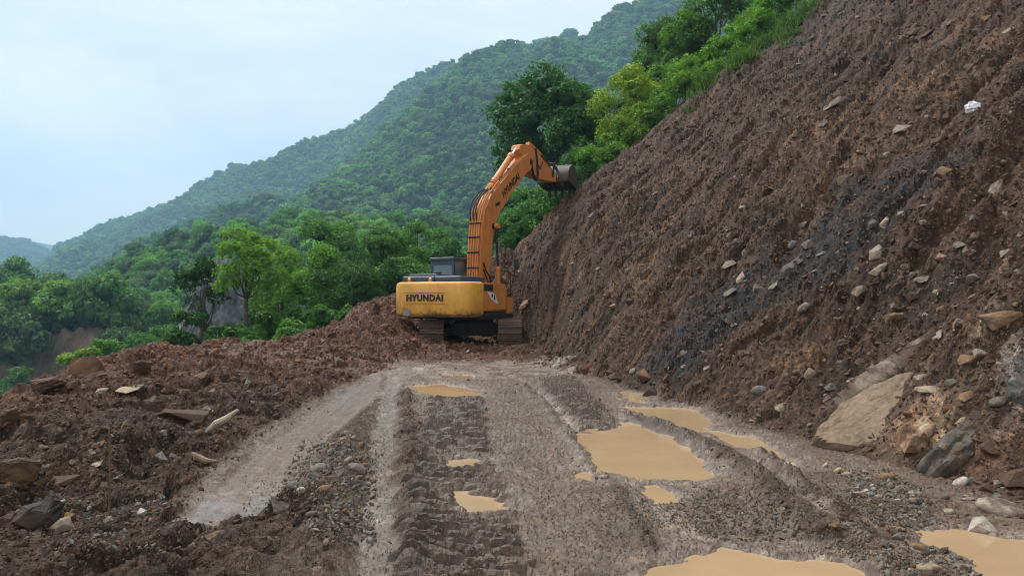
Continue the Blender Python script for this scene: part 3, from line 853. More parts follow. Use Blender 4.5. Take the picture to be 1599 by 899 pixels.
#==PART2==
# ------------------------------------------------------------------ excavator
def paint(name, base, dirt=(.10, .062, .042), amount=.5, rough=.42, low=None, metallic=0.0, wear=True):
    """machine paint with dust, streaks and mud splashes; low = height below which the mud thickens"""
    m, n, l, b = nt_new(name)
    t = n.new("ShaderNodeTexCoord")
    n1 = noise_node(n, l, 2.2, 6, .62, vec=t.outputs['Object'])
    r1 = ramp(n, l, n1.outputs['Fac'], [(.3, (.80, .78, .76)), (.6, (1.04, 1.04, 1.04))])
    c = mixc(n, l, 'MULTIPLY', 1.0, base, r1.outputs[0])
    mp_ = n.new("ShaderNodeMapping"); mp_.inputs['Scale'].default_value = (7, 7, .7)
    l.new(t.outputs['Object'], mp_.inputs[0])
    n2 = noise_node(n, l, 1.5, 5, .6, vec=mp_.outputs[0])
    r2 = ramp(n, l, n2.outputs['Fac'], [(.52, (0, 0, 0)), (.75, (1, 1, 1))])
    k = n.new("ShaderNodeMath"); k.operation = 'MULTIPLY'; k.inputs[1].default_value = amount
    l.new(r2.outputs[0], k.inputs[0])
    c = mixc(n, l, 'MIX', k.outputs[0], c, dirt)
    if low is not None:
        sx = n.new("ShaderNodeSeparateXYZ"); l.new(t.outputs['Object'], sx.inputs[0])
        mr = n.new("ShaderNodeMapRange"); mr.inputs['From Min'].default_value = low[0]; mr.inputs['From Max'].default_value = low[1]
        mr.inputs['To Min'].default_value = .30; mr.inputs['To Max'].default_value = -.25
        l.new(sx.outputs['Z'], mr.inputs['Value'])
        n3 = noise_node(n, l, 3.2, 5, .65, vec=t.outputs['Object'])
        ad = n.new("ShaderNodeMath"); ad.operation = 'ADD'; l.new(n3.outputs['Fac'], ad.inputs[0]); l.new(mr.outputs[0], ad.inputs[1])
        r3 = ramp(n, l, ad.outputs[0], [(.60, (0, 0, 0)), (.80, (.9, .9, .9))])
        c = mixc(n, l, 'MIX', r3.outputs[0], c, dirt)
    l.new(c, b.inputs['Base Color'])
    rr = ramp(n, l, n1.outputs['Fac'], [(.3, (rough + .2,) * 3), (.7, (rough,) * 3)])
    l.new(rr.outputs[0], b.inputs['Roughness'])
    b.inputs['Metallic'].default_value = metallic
    n4 = noise_node(n, l, 24, 3, .6, vec=t.outputs['Object'])
    bp = n.new("ShaderNodeBump"); bp.inputs['Distance'].default_value = .006; bp.inputs['Strength'].default_value = .35
    l.new(n4.outputs['Fac'], bp.inputs['Height']); l.new(bp.outputs[0], b.inputs['Normal'])
    return m

M_YEL = paint("yellow_paint", (.74, .375, .062), amount=.25, low=(1.05, 1.6))
M_ORG = paint("orange_paint", (.58, .215, .04), amount=.3, low=(1.05, 1.5))
M_BOOM = paint("boom_paint", (.64, .235, .05), amount=.42)
M_GREYB = paint("slate_paint", (.040, .058, .080), (.12, .10, .08), amount=.2)
M_BLACK = paint("black_steel", (.012, .012, .013), (.05, .035, .026), amount=.6, rough=.55)
M_MUDST = paint("muddy_steel", (.045, .032, .025), (.095, .060, .042), amount=.95, rough=.7)
M_TRACK = paint("track_steel", (.10, .062, .044), (.15, .092, .062), amount=.9, rough=.6)
M_BUCKET = paint("bucket_steel", (.055, .040, .033), (.13, .085, .06), amount=.8, rough=.5)
M_RUBBER = paint("hose_rubber", (.012, .012, .013), (.05, .04, .03), amount=.4, rough=.5)
M_CHROME = paint("chrome_rod", (.60, .62, .64), (.3, .25, .2), amount=.2, rough=.2, metallic=.9)
M_LETTER = paint("black_lettering", (.018, .014, .012), (.20, .12, .04), amount=.25, rough=.5)
M_WHITE = paint("white_plastic", (.68, .68, .67), (.3, .25, .2), amount=.25, rough=.5)
def glass_mat():
    m, n, l, b = nt_new("cab_glass")
    b.inputs['Base Color'].default_value = (.11, .20, .22, 1); b.inputs['Roughness'].default_value = .06  # teal of the reflected sky put into the glass colour
    b.inputs['Alpha'].default_value = .8; b.inputs['Specular IOR Level'].default_value = .6
    return m
M_GLASS = glass_mat()

class MB:
    """collects shapes into one mesh"""
    def __init__(s): s.bm = bmesh.new()
    def box(s, lo, hi, bev=0.0, M=None, seg=2):
        r = bmesh.ops.create_cube(s.bm, size=1.0)
        vs = r['verts']
        for v in vs:
            v.co = Vector([(lo[i] + hi[i]) / 2 + v.co[i] * (hi[i] - lo[i]) for i in range(3)])
        es = list({e for v in vs for e in v.link_edges})
        if bev > 0:
            g = bmesh.ops.bevel(s.bm, geom=es, offset=bev, segments=seg, affect='EDGES', clamp_overlap=True, profile=.6)
            vs = list({v for f in g['faces'] for v in f.verts} | {v for v in vs if v.is_valid})
        if M is not None:
            for v in vs: v.co = M @ v.co
        return s
    def prism(s, pts, x0, x1, bev=0.0, axis='x', seg=2):
        """profile in the other two axes, extruded along axis"""
        def P(p, t):
            return {'x': (t, p[0], p[1]), 'z': (p[0], p[1], t), 'y': (p[0], t, p[1])}[axis]
        a = [s.bm.verts.new(P(p, x0)) for p in pts]; c = [s.bm.verts.new(P(p, x1)) for p in pts]
        fs = [s.bm.faces.new(a[::-1]), s.bm.faces.new(c)]
        n = len(pts)
        for i in range(n):
            fs.append(s.bm.faces.new((a[i], a[(i + 1) % n], c[(i + 1) % n], c[i])))
        if bev > 0:
            es = list(set(fs[0].edges) | set(fs[1].edges))
            bmesh.ops.bevel(s.bm, geom=es, offset=bev, segments=seg, affect='EDGES', clamp_overlap=True)
        return s
    def tube(s, pts, r, n=10, caps=True):
        pts = [Vector(p) for p in pts]
        rs = r if isinstance(r, (list, tuple)) else [r] * len(pts)
        rings = []; up = None
        for i, p in enumerate(pts):
            t = (pts[min(i + 1, len(pts) - 1)] - pts[max(i - 1, 0)]).normalized()
            if up is None:
                up = Vector((0, 0, 1)) if abs(t.z) < .9 else Vector((1, 0, 0))
            u = (up - t * up.dot(t)).normalized(); w = t.cross(u); up = u
            rings.append([s.bm.verts.new(p + (u * math.cos(2 * math.pi * k / n) + w * math.sin(2 * math.pi * k / n)) * rs[i]) for k in range(n)])
        for a, b in zip(rings[:-1], rings[1:]):
            for k in range(n):
                s.bm.faces.new((a[k], a[(k + 1) % n], b[(k + 1) % n], b[k]))
        if caps and n > 2:
            s.bm.faces.new(rings[0][::-1]); s.bm.faces.new(rings[-1])
        return s
    def build(s, name, mat, parent=None, smooth_angle=35):
        bmesh.ops.recalc_face_normals(s.bm, faces=s.bm.faces)
        me = bpy.data.meshes.new(name); s.bm.to_mesh(me); s.bm.free()
        me.polygons.foreach_set('use_smooth', np.ones(len(me.polygons), dtype=bool))
        try: me.set_sharp_from_angle(angle=math.radians(smooth_angle))
        except Exception: pass
        me.update()
        return link(name, me, mat, parent)

def lettering(text, name, size, mat, parent, M, depth=.008, bold=.0, spacing=1.0, sx=1.0):
    cu = bpy.data.curves.new(name, 'FONT'); cu.body = text; cu.size = size; cu.extrude = depth / 2; cu.offset = bold
    cu.align_x = 'CENTER'; cu.align_y = 'CENTER'; cu.space_character = spacing; cu.resolution_u = 3
    tmp = bpy.data.objects.new(name + "_curve", cu); COL.objects.link(tmp)
    bpy.context.view_layer.update()
    me = bpy.data.meshes.new_from_object(tmp.evaluated_get(bpy.context.evaluated_depsgraph_get()))
    bpy.data.objects.remove(tmp)
    me.transform(M @ Matrix.Diagonal((sx, 1, 1, 1)))
    me.name = name; me.materials.clear()
    return link(name, me, mat, parent)

def build_excavator():
    TH = math.radians(26)
    X0, Y0 = -1.34, 26.2
    zb = .02
    root = empty("excavator", (X0, Y0, zb))
    tag(root, "orange and yellow tracked excavator reaching its bucket to the slide, seen from behind", "excavator")
    # --- tracks
    R, HL = .43, 1.98
    per = 4 * HL + 2 * math.pi * R
    NS = 48
    shoe = MB()
    shoe.box((-.385, -.100, -.018), (.385, .100, .018), .004, seg=1)
    for gy in (-.075, 0, .075):
        shoe.prism([(gy - .016, .016), (gy + .016, .016), (gy + .008, .052), (gy - .008, .052)], -.38, .38)
    shoe_o = shoe.build("track_shoe", M_TRACK)
    shoe_me = shoe_o.data; bpy.data.objects.remove(shoe_o)
    for sx in (-1, 1):
        xc = sx * 1.27
        fr = MB()
        fr.prism([(-1.75, .28), (1.75, .28), (1.9, .45), (1.75, .64), (-1.75, .64), (-1.9, .45)], xc - .2, xc + .2, .03)
        for k in range(9):
            y = -1.6 + k * .4
            fr.tube([(xc - .22, y, .19), (xc + .22, y, .19)], .11, 12)
        for y in (-.7, .7):
            fr.tube([(xc - .18, y, .78), (xc + .18, y, .78)], .075, 10)
        tr = fr.build("crawler_track", M_MUDST, root)
        wh = MB().tube([(xc - .13, -HL, .47), (xc + .13, -HL, .47)], R - .045, 22)
        wh.tube([(xc - .2, -HL, .47), (xc + .2, -HL, .47)], .16, 14)
        wh.build("drive_sprocket", M_MUDST, tr)
        wh = MB().tube([(xc - .13, HL, .47), (xc + .13, HL, .47)], R - .045, 22)
        wh.tube([(xc - .2, HL, .47), (xc + .2, HL, .47)], .14, 14)
        wh.build("idler_wheel", M_MUDST, tr)
        for k in range(NS):
            s = (k + .35) * per / NS
            if s < 2 * HL: y, z, a = -HL + s, .04, math.pi
            elif s < 2 * HL + math.pi * R:
                q = (s - 2 * HL) / R; y, z, a = HL + R * math.sin(q), .47 - R * math.cos(q), math.pi + q
            elif s < 4 * HL + math.pi * R:
                t = s - 2 * HL - math.pi * R; y = HL - t; z = .90 - .035 * math.sin(t / (2 * HL) * math.pi) ** 2; a = 0
            else:
                q = (s - 4 * HL - math.pi * R) / R; y, z, a = -HL - R * math.sin(q), .47 + R * math.cos(q), q
            o = bpy.data.objects.new("track_shoe", shoe_me); COL.objects.link(o); o.parent = tr
            o.location = (xc, y, z); o.rotation_euler = (a, 0, 0)
    # --- car body
    cb = MB()
    cb.box((-.75, -.85, .38), (.75, .85, .80), .06)
    for sy in (-1, 1):
        for sx in (-1, 1):
            cb.prism([(sy * .45, .45), (sy * 1.0, .40), (sy * 1.1, .62), (sy * .5, .74)], sx * .7, sx * 1.12, .02)
    cb.tube([(0, 0, .78), (0, 0, .98)], .68, 36)
    cb.build("undercarriage", M_MUDST, root)

    # --- upper structure, turned on its ring
    U = empty("upper_structure", (0, 0, 0), -TH); U.parent = root
    def up(mb, name, mat, parent=None, **k):
        return mb.build(name, mat, parent or U, **k)
    # counterweight: rounded plan, swelled rear
    def rounded(w, rear, front, r, bow, n=7):
        pts = [(w, front), (w, rear + r)]
        for k in range(1, n + 1):
            a = math.pi / 2 * k / n
            pts.append((w - r + r * math.cos(a), rear + r - r * math.sin(a)))
        for k in range(1, 6):
            t = k / 6; x = (w - r) * (1 - 2 * t)
            pts.append((x, rear - bow * (1 - (x / (w - r)) ** 2)))
        for k in range(n + 1):
            a = math.pi / 2 * (1 - k / n)
            pts.append((-(w - r) - r * math.cos(a), rear + r - r * math.sin(a)))
        pts.append((-w, front))
        return pts
    cwt = MB()
    levels = [(1.06, .10), (1.11, .045), (1.20, .0), (2.08, .0), (2.16, .03), (2.20, .10)]
    loops = []
    for z, ins in levels:
        P = rounded(1.46 - ins, -2.98 + ins, -2.05, .34 - ins * .3, .06)
        loops.append([cwt.bm.verts.new((x, y, z)) for x, y in P])
    for A, B in zip(loops[:-1], loops[1:]):
        n = len(A)
        for i in range(n): cwt.bm.faces.new((A[i], A[(i + 1) % n], B[(i + 1) % n], B[i]))
    cwt.bm.faces.new(loops[0][::-1]); cwt.bm.faces.new(loops[-1])
    cw = up(cwt, "counterweight", M_YEL)
    for z in (1.84, 1.50):
        g = MB().box((-.95, -3.052, z - .004), (.62, -3.036, z + .004)); up(g, "groove_strip", M_BLACK, cw)  # raised black strip standing in for the dark of a groove
    M = Matrix.Translation((-.16, -3.046, 1.67)) @ Matrix.Rotation(math.pi / 2, 4, 'X')
    lettering("HYUNDAI", "lettering", .285, M_LETTER, cw, M, .014, .012, 1.12, 1.02)
    for b_ in (-.93, -.12):
        lg = MB().prism([(-2.80, 2.17), (-2.70, 2.17), (-2.70, 2.30), (-2.75, 2.34), (-2.80, 2.30)], b_ - .05, b_ + .05, .012)
        up(lg, "lifting_lug", M_ORG, cw)
    sc = MB().prism([(-1.02, 1.25), (-.86, 1.33), (-.72, 1.27), (-.66, 1.17), (-.8, 1.09), (-.98, 1.12)], -3.034, -3.026, 0, 'y')
    up(sc, "scraped_patch", paint("bare_steel", (.28, .25, .22), amount=.7), cw)
    # body
    bd = MB()
    bd.prism([(-2.04, 1.24), (-.28, 1.24), (-.28, 2.02), (-.33, 2.12), (-.42, 2.17), (-2.04, 2.19)], .50, 1.44, .04)
    rp = up(bd, "side_panel", M_ORG)
    for k in range(8):
        lv = MB().box((1.437, -1.93 + k * .075, 1.93), (1.452, -1.885 + k * .075, 2.10), .004, seg=1)
        up(lv, "vent_slat", M_BLACK, rp)
    pl = MB().box((1.438, -2.0, 1.905), (1.443, -1.33, 2.125)); up(pl, "vent_backing", M_MUDST, rp)
    for y_ in (-1.2, -.30):
        sm = MB().box((1.436, y_ - .006, 1.28), (1.4435, y_ + .006, 2.08)); up(sm, "panel_seam", M_BLACK, rp)
    hd = MB().box((1.44, -1.28, 1.62), (1.47, -1.24, 1.76), .008); up(hd, "door_handle", M_BLACK, rp)
    st = MB().prism([(-1.78, 1.90), (-1.22, 1.82), (-.98, 1.50), (-1.08, 1.46), (-1.55, 1.68)], 1.446, 1.452, 0)
    sk = up(st, "warning_sticker", M_WHITE, rp)
    for q in ((-1.42, 1.76, .10), (-1.25, 1.70, .05), (-1.16, 1.66, .035)):
        d = MB().tube([(1.450, q[0], q[1]), (1.4565, q[0], q[1])], q[2] * .6, 8); up(d, "dark_print", M_LETTER, sk)
    tb = MB()
    tb.prism([(-.28, 1.12), (.20, 1.12), (.20, 1.62), (.12, 1.70), (-.28, 1.72)], .55, 1.46, .03)
    up(tb, "tool_box", M_ORG)
    fr = MB()
    fr.box((-1.40, -2.10, .98), (1.42, .22, 1.20), .02)
    fr.box((-.42, -1.9, .92), (.42, 1.1, 1.30), .03)
    fr.prism([(-.35, 1.2), (.72, 1.2), (.62, 1.75), (.35, 2.12), (.05, 2.12), (-.3, 1.6)], -.33, -.27, .01)
    fr.prism([(-.35, 1.2), (.72, 1.2), (.62, 1.75), (.35, 2.12), (.05, 2.12), (-.3, 1.6)], .33, .39, .01)
    up(fr, "main_frame", M_BLACK)
    lp = MB().prism([(-2.04, 1.24), (-.78, 1.24), (-.78, 2.14), (-2.04, 2.18)], -1.44, -.45, .04)
    up(lp, "left_panel", M_ORG)
    # engine hood
    h = MB()
    h.box((-1.30, -2.66, 2.19), (.98, -1.0, 2.40), .09, seg=3)
    h.box((-1.18, -2.45, 2.36), (-.05, -1.3, 2.475), .05, seg=3)
    hood = up(h, "engine_hood", M_GREYB)
    up(MB().box((-.03, -2.672, 2.22), (-.01, -2.655, 2.38)), "panel_seam", M_BLACK, hood)
    ex = MB().tube([(-.38, -1.9, 2.46), (-.38, -1.9, 2.53)], .12, 16).tube([(-.38, -1.9, 2.53), (-.38, -1.9, 2.56)], [.17, .13], 18)
    up(ex, "filler_cap", M_BLACK, hood)
    for a_, b_ in ((.55, -2.3), (.72, -2.2)):
        up(MB().tube([(a_, b_, 2.39), (a_ + .05, b_, 2.44), (a_ + .16, b_, 2.44), (a_ + .21, b_, 2.39)], .014, 6), "grab_handle", M_BLACK, hood)
    # cab
    cabx0, cabx1, cy0, cy1 = -1.46, -.50, -.62, 1.05
    c = MB()
    c.box((cabx0, cy0, 1.22), (cabx1, cy1, 1.95), .05)
    c.prism([(cy0 + .01, 1.93), (cy0 + .06, 1.93), (cy0 + .06, 2.42), (cy0 + .01, 2.42)], cabx0 + .02, cabx1 - .02)
    cab = up(c, "cab", M_GREYB)
    for (x, y) in ((cabx0, cy0), (cabx1 - .09, cy0), (cabx0, cy1 - .10), (cabx1 - .07, cy1 - .10), (cabx0, .18), (cabx1 - .06, .2)):
        up(MB().box((x, y, 1.9), (x + .09, y + .09, 3.04), .015), "cab_post", M_GREYB, cab)
    up(MB().box((cabx0 + .095, cy0 + .005, 2.86), (cabx1 - .095, cy0 + .075, 3.04), .01), "window_frame", M_GREYB, cab)
    r_ = MB().box((cabx0 - .03, cy0 - .04, 3.0), (cabx1 + .02, cy1 + .03, 3.13), .05, seg=3)
    roof = up(r_, "cab_roof", M_GREYB, cab)
    up(MB().tube([(-.75, -.2, 3.12), (-.75, -.2, 3.20)], .07, 12), "beacon", M_BLACK, roof)
    up(MB().box((cabx0 + .09, cy0 + .03, 2.42), (cabx1 - .09, cy0 + .045, 2.86)), "rear_window", M_GLASS, cab)
    up(MB().box((cabx1 - .035, cy0 + .10, 1.95), (cabx1 - .025, cy1 - .12, 3.0)), "side_window", M_GLASS, cab)
    up(MB().box((cabx0 + .03, cy0 + .10, 1.95), (cabx0 + .04, cy1 - .12, 3.0)), "side_window", M_GLASS, cab)
    up(MB().box((cabx0 + .09, cy1 - .05, 1.9), (cabx1 - .09, cy1 - .04, 3.0)), "windscreen", M_GLASS, cab)
    se = MB().box((-1.2, -.1, 1.95), (-.75, .4, 2.15), .06).box((-1.2, -.2, 2.1), (-.75, -.05, 2.8), .06)
    up(se, "seat", M_BLACK, cab)
    hr = MB().tube([(1.38, .12, 1.70), (1.38, .12, 2.55), (1.36, -.15, 2.62), (1.36, -.6, 2.6), (1.36, -.62, 2.18)], .017, 8)
    up(hr, "hand_rail", M_BLACK)
    mr = MB().tube([(1.3, .15, 1.7), (1.45, .25, 2.5), (1.5, .3, 3.0)], .013, 6).box((1.42, .28, 2.75), (1.60, .31, 3.05), .01)
    up(mr, "mirror", M_BLACK)

    # --- boom
    back = [(-.10, 2.00), (-.02, 3.2), (.10, 4.25), (.32, 4.85), (.78, 5.38), (1.6, 6.0), (3.0, 6.95), (4.0, 7.55), (4.28, 7.55)]
    front = [(4.42, 7.28), (4.30, 7.02), (3.7, 6.62), (2.5, 5.75), (1.45, 4.86), (1.02, 4.35), (.84, 3.5), (.62, 2.6), (.50, 1.95), (.2, 1.78)]
    bm_ = MB().prism(back + front, -.27, .27, .022)
    boom = up(bm_, "boom", M_BOOM, smooth_angle=25)
    rim = MB()
    ln = [(-.1, 2.0), (-.02, 3.2), (.10, 4.25), (.32, 4.85), (.78, 5.38), (1.6, 6.0), (3.0, 6.95), (3.9, 7.5)]
    for b_ in (-.255, .255):
        rim.tube([(b_, y - .015, z + .012) for y, z in ln], .022, 6)
    up(rim, "edge_flange", M_BOOM, boom)
    ang = math.atan2(6.95 - 6.0, 3.0 - 1.6)
    M = Matrix.Translation((.277, 2.42, 6.04)) @ Matrix(((0, 0, 1, 0), (math.cos(ang), -math.sin(ang), 0, 0), (math.sin(ang), math.cos(ang), 0, 0), (0, 0, 0, 1)))
    lettering("HYUNDAI", "lettering", .37, M_LETTER, boom, M, .01, .010, 1.05, 1.0)
    up(MB().prism([(1.12, 5.06), (1.42, 5.16), (1.52, 5.28), (1.36, 5.27), (1.22, 5.22), (1.08, 5.16)], .272, .28), "dark_print", M_LETTER, boom)
    # pipes on the boom's back, with clamps
    off = lambda k: [(y - .055 * math.cos(a_) * k, z + .055 * math.sin(a_) * k) for (y, z), a_ in zip(ln[:6], (.0, .05, .25, .6, .85, .95))]
    for b_, top in ((-.19, 5), (-.09, 6), (.01, 6), (.11, 5), (.19, 6)):
        pts = [(b_, -.22, 2.2)] + [(b_, y, z) for y, z in off(2.1)[1:top]]
        up(MB().tube(pts, .027, 8), "hydraulic_pipe", M_BOOM, boom)
    for y, z in ((-.13, 2.75), (-.09, 3.3), (-.03, 3.85), (.06, 4.35)):
        cl = MB()
        for b_ in (-.19, -.09, .01, .11, .19): cl.box((b_ - .040, y - .09, z - .026), (b_ + .040, y + .03, z + .026), .008, seg=1)
        up(cl, "pipe_clamp", M_BLACK, boom)
    for s_, q in ((-1, .0), (1, .0)):
        up(MB().tube([(s_ * .05 - .03, -.2, 2.35), (s_ * .17 - .03, -.19, 2.52), (s_ * .02 - .03, -.18, 2.72)], .024, 8), "hydraulic_pipe", M_BOOM, boom)
    for b_, j in ((-.19, 0), (-.06, .1), (.05, .05)):
        up(MB().tube([(b_, .02 + j * .3, 4.45), (b_ + .01, -.02, 4.85), (b_, .18, 5.2), (b_ + .03, .62, 5.56), (b_ + .05, 1.0, 5.72), (b_ + .06, 1.30, 5.80)], .027, 8), "hose", M_RUBBER, boom)
    up(MB().tube([(.30, .12, 2.95), (.33, .28, 2.62), (.36, .52, 2.42), (.36, .55, 2.05)], .026, 8), "hose", M_RUBBER, boom)
    up(MB().tube([(.31, .10, 2.7), (.35, .35, 2.3), (.37, .42, 1.95)], .022, 8), "hose", M_RUBBER, boom)
    for y, z in ((1.9, 6.22), (2.5, 6.64), (1.7, 6.09)):
        up(MB().box((.08, y - .05, z - .05), (.2, y + .06, z + .07), .015), "pipe_clamp", M_BLACK, boom)
    for b_ in (.12, .2):
        up(MB().tube([(b_, 1.0, 5.60), (b_, 1.6, 6.06), (b_, 3.0, 7.01), (b_ + .03, 3.7, 7.42)], .022, 8), "hydraulic_pipe", M_BOOM, boom)
    up(MB().tube([(-.31, .92, 4.32), (.31, .92, 4.32)], .11, 16).tube([(-.36, .92, 4.32), (.36, .92, 4.32)], .06, 12), "pivot_pin", M_BLACK, boom)
    # boom cylinders
    for s_ in (-1, 1):
        b_ = s_ * .44
        cy = up(MB().tube([(b_, 1.02, 1.35), (b_, .98, 2.75)], .105, 16).tube([(b_, .98, 2.72), (b_, .98, 2.84)], .12, 16), "boom_cylinder", M_BOOM)
        up(MB().tube([(b_, .98, 2.8), (b_ * .86, .92, 4.3)], .045, 12), "piston_rod", M_BLACK, cy)
        up(MB().tube([(b_ - .07, .92, 4.32), (b_ + .07, .92, 4.32)], .10, 14), "rod_eye", M_BOOM, cy)
    # arm cylinder on top of the boom
    ac = MB().tube([(0, 1.42, 5.98), (0, 2.92, 7.24)], .125, 18).tube([(0, 2.86, 7.19), (0, 3.0, 7.31)], .15, 18).tube([(0, 1.48, 6.03), (0, 1.6, 6.13)], .15, 18)
    ac.prism([(1.22, 5.6), (1.62, 5.95), (1.5, 6.08), (1.28, 5.95)], -.09, .09, .01)
    acy = up(ac, "arm_cylinder", M_BOOM)
    up(MB().tube([(0, 2.95, 7.27), (0, 3.46, 7.68)], .055, 12), "piston_rod", M_CHROME, acy)
    up(MB().tube([(-.02, 1.9, 6.53), (-.1, 2.0, 6.42), (-.14, 2.2, 6.44)], .02, 8), "hose", M_RUBBER, acy)
    # arm
    ap = [(3.34, 7.60), (3.42, 7.78), (3.62, 7.86), (4.35, 7.97), (4.7, 7.92), (5.6, 7.62), (7.18, 7.14), (7.30, 7.0), (7.22, 6.84), (6.4, 6.78), (5.3, 6.72), (4.62, 6.80), (4.2, 6.98), (3.75, 7.32)]
    arm = up(MB().prism(ap, -.20, .20, .02), "arm", M_BOOM, smooth_angle=25)
    up(MB().tube([(-.34, 4.2, 7.22), (.34, 4.2, 7.22)], .12, 18), "pivot_pin", M_BLACK, arm)
    up(MB().prism([(3.40, 7.50), (3.62, 7.86), (3.70, 7.80), (3.50, 7.46)], .17, .215, .005).prism([(3.40, 7.50), (3.62, 7.86), (3.70, 7.80), (3.50, 7.46)], -.215, -.17, .005), "cylinder_bracket", M_BOOM, arm)
    for s_ in (-1, 1):
        fk = MB().prism([(3.7, 7.40), (4.0, 7.56), (4.3, 7.52), (4.42, 7.25), (4.28, 7.0), (3.8, 6.72)], s_ * .285 - .025, s_ * .285 + .025, .008)
        up(fk, "boom_fork", M_BOOM, boom)
    bc = MB().tube([(0, 4.62, 8.08), (0, 5.75, 7.84)], .10, 16).prism([(4.45, 7.9), (4.75, 7.9), (4.68, 8.12), (4.55, 8.14)], -.09, .09, .01)
    bcy = up(bc, "bucket_cylinder", M_BOOM)
    up(MB().tube([(0, 5.7, 7.85), (0, 6.75, 7.60)], .05, 12), "piston_rod", M_MUDST, bcy)
    for b_ in (.22, .26):
        up(MB().tube([(b_, 4.05, 7.55), (b_ + .05, 4.25, 7.2), (b_ + .05, 4.5, 6.72), (b_ + .04, 4.78, 6.55), (b_ + .02, 5.0, 6.80), (b_, 4.98, 7.4), (b_ - .03, 4.85, 7.93)], .030, 8), "hose", M_RUBBER, arm)
    up(MB().tube([(.22, 4.9, 7.93), (.24, 5.0, 7.3), (.23, 5.35, 7.15), (.22, 5.6, 7.5)], .025, 8), "hose", M_RUBBER, arm)
    # linkage
    lk = MB()
    for b_ in (-.24, .24):
        lk.prism([(6.62, 7.0), (6.74, 7.0), (6.85, 7.6), (6.72, 7.66)], b_ - .02, b_ + .02)
        lk.prism([(6.75, 7.55), (6.8, 7.68), (7.5, 7.46), (7.46, 7.34)], b_ * .6 - .03, b_ * .6 + .03)
    lk.tube([(-.3, 6.78, 7.6), (.3, 6.78, 7.6)], .06, 12).tube([(-.3, 7.22, 6.98), (.3, 7.22, 6.98)], .07, 12).tube([(-.25, 7.48, 7.40), (.25, 7.48, 7.40)], .06, 12)
    up(lk, "bucket_linkage", M_MUDST)
    # bucket
    outer = [(7.15, 6.86), (7.18, 7.2), (7.36, 7.50), (7.65, 7.66), (8.0, 7.60), (8.28, 7.32), (8.40, 6.95), (8.40, 6.62)]
    bk = MB()
    n = len(outer)
    inn = [(7.22, 6.84), (7.25, 7.17), (7.40, 7.44), (7.66, 7.58), (7.96, 7.52), (8.20, 7.27), (8.32, 6.92), (8.32, 6.62)]
    bk.prism(outer + inn[::-1], -.74, .74, 0)
    for s_ in (-1, 1):
        bk.prism([(7.16, 6.88), (7.19, 7.2), (7.37, 7.49), (7.65, 7.65), (8.0, 7.59), (8.27, 7.31), (8.39, 6.95), (8.39, 6.62), (7.9, 6.72)], s_ * .74 - .02, s_ * .74 + .02, 0)
        bk.prism([(7.05, 6.88), (7.16, 7.15), (7.5, 7.52), (7.62, 7.60), (7.55, 7.3), (7.3, 6.9)], s_ * .26 - .02, s_ * .26 + .02, 0)
    bucket = up(bk, "bucket", M_BUCKET)
    for k in range(5):
        x = -.66 + k * .33
        up(MB().prism([(8.29, 6.66), (8.45, 6.66), (8.43, 6.40), (8.40, 6.30), (8.35, 6.42)], x - .055, x + .055, .01), "bucket_tooth", M_BUCKET, bucket)
    ed = MB()
    for x in (-.5, 0., .5): ed.prism([(7.40, 7.52), (7.66, 7.69), (8.02, 7.63), (8.31, 7.33), (8.28, 7.30), (8.0, 7.58), (7.66, 7.64)], x - .05, x + .05, 0)
    up(ed, "wear_strip", M_BUCKET, bucket)
    ld = MB()
    # mud clinging in and under the bucket
    rr = np.random.default_rng(3)
    for k in range(26):
        cx, cyy = rr.uniform(-.68, .68), rr.uniform(7.3, 8.25)
        r_ = rr.uniform(.06, .17)
        g = bmesh.ops.create_icosphere(ld.bm, subdivisions=2, radius=r_)
        for v in g['verts']:
            v.co = Vector((v.co.x * 1.2, v.co.y, v.co.z * .9)) * (1 + rr.normal() * .06) + Vector((cx, cyy, 6.80 + rr.uniform(-.1, .25)))
    up(ld, "soil_load", M_MUDST, bucket, smooth_angle=20)
    # collapse the extra level: an upper_structure empty would be a part without a shape
    for o in list(bpy.data.objects):
        if o.parent is U:
            o.parent = root; o.rotation_euler = (0, 0, -TH)
    bpy.data.objects.remove(U)
build_excavator()
#==PART3==
# ------------------------------------------------------------------ foliage
def leaf_material(inst):
    m, n, l, b = nt_new("leaves_instanced" if inst else "leaves")
    if inst:
        a = n.new("ShaderNodeAttribute"); a.attribute_type = 'INSTANCER'; a.attribute_name = 'col'; col = a.outputs['Color']
    else:
        a = n.new("ShaderNodeObjectInfo"); col = a.outputs['Color']
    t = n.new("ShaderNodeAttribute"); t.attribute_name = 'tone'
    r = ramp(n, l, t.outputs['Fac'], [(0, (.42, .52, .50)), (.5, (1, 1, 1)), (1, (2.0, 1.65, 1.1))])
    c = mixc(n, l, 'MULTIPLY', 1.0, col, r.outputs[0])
    l.new(c, b.inputs['Base Color'])
    b.inputs['Roughness'].default_value = .55; b.inputs['Specular IOR Level'].default_value = .25
    tr = n.new("ShaderNodeBsdfTranslucent")
    c2 = mixc(n, l, 'MULTIPLY', 1.0, c, (1.1, 1.35, .6)); l.new(c2, tr.inputs[0])
    mx = n.new("ShaderNodeMixShader"); mx.inputs[0].default_value = .34
    l.new(b.outputs[0], mx.inputs[1]); l.new(tr.outputs[0], mx.inputs[2])
    l.new(mx.outputs[0], n['Material Output'].inputs[0])
    return m
M_LEAF, M_LEAF_I = leaf_material(False), leaf_material(True)
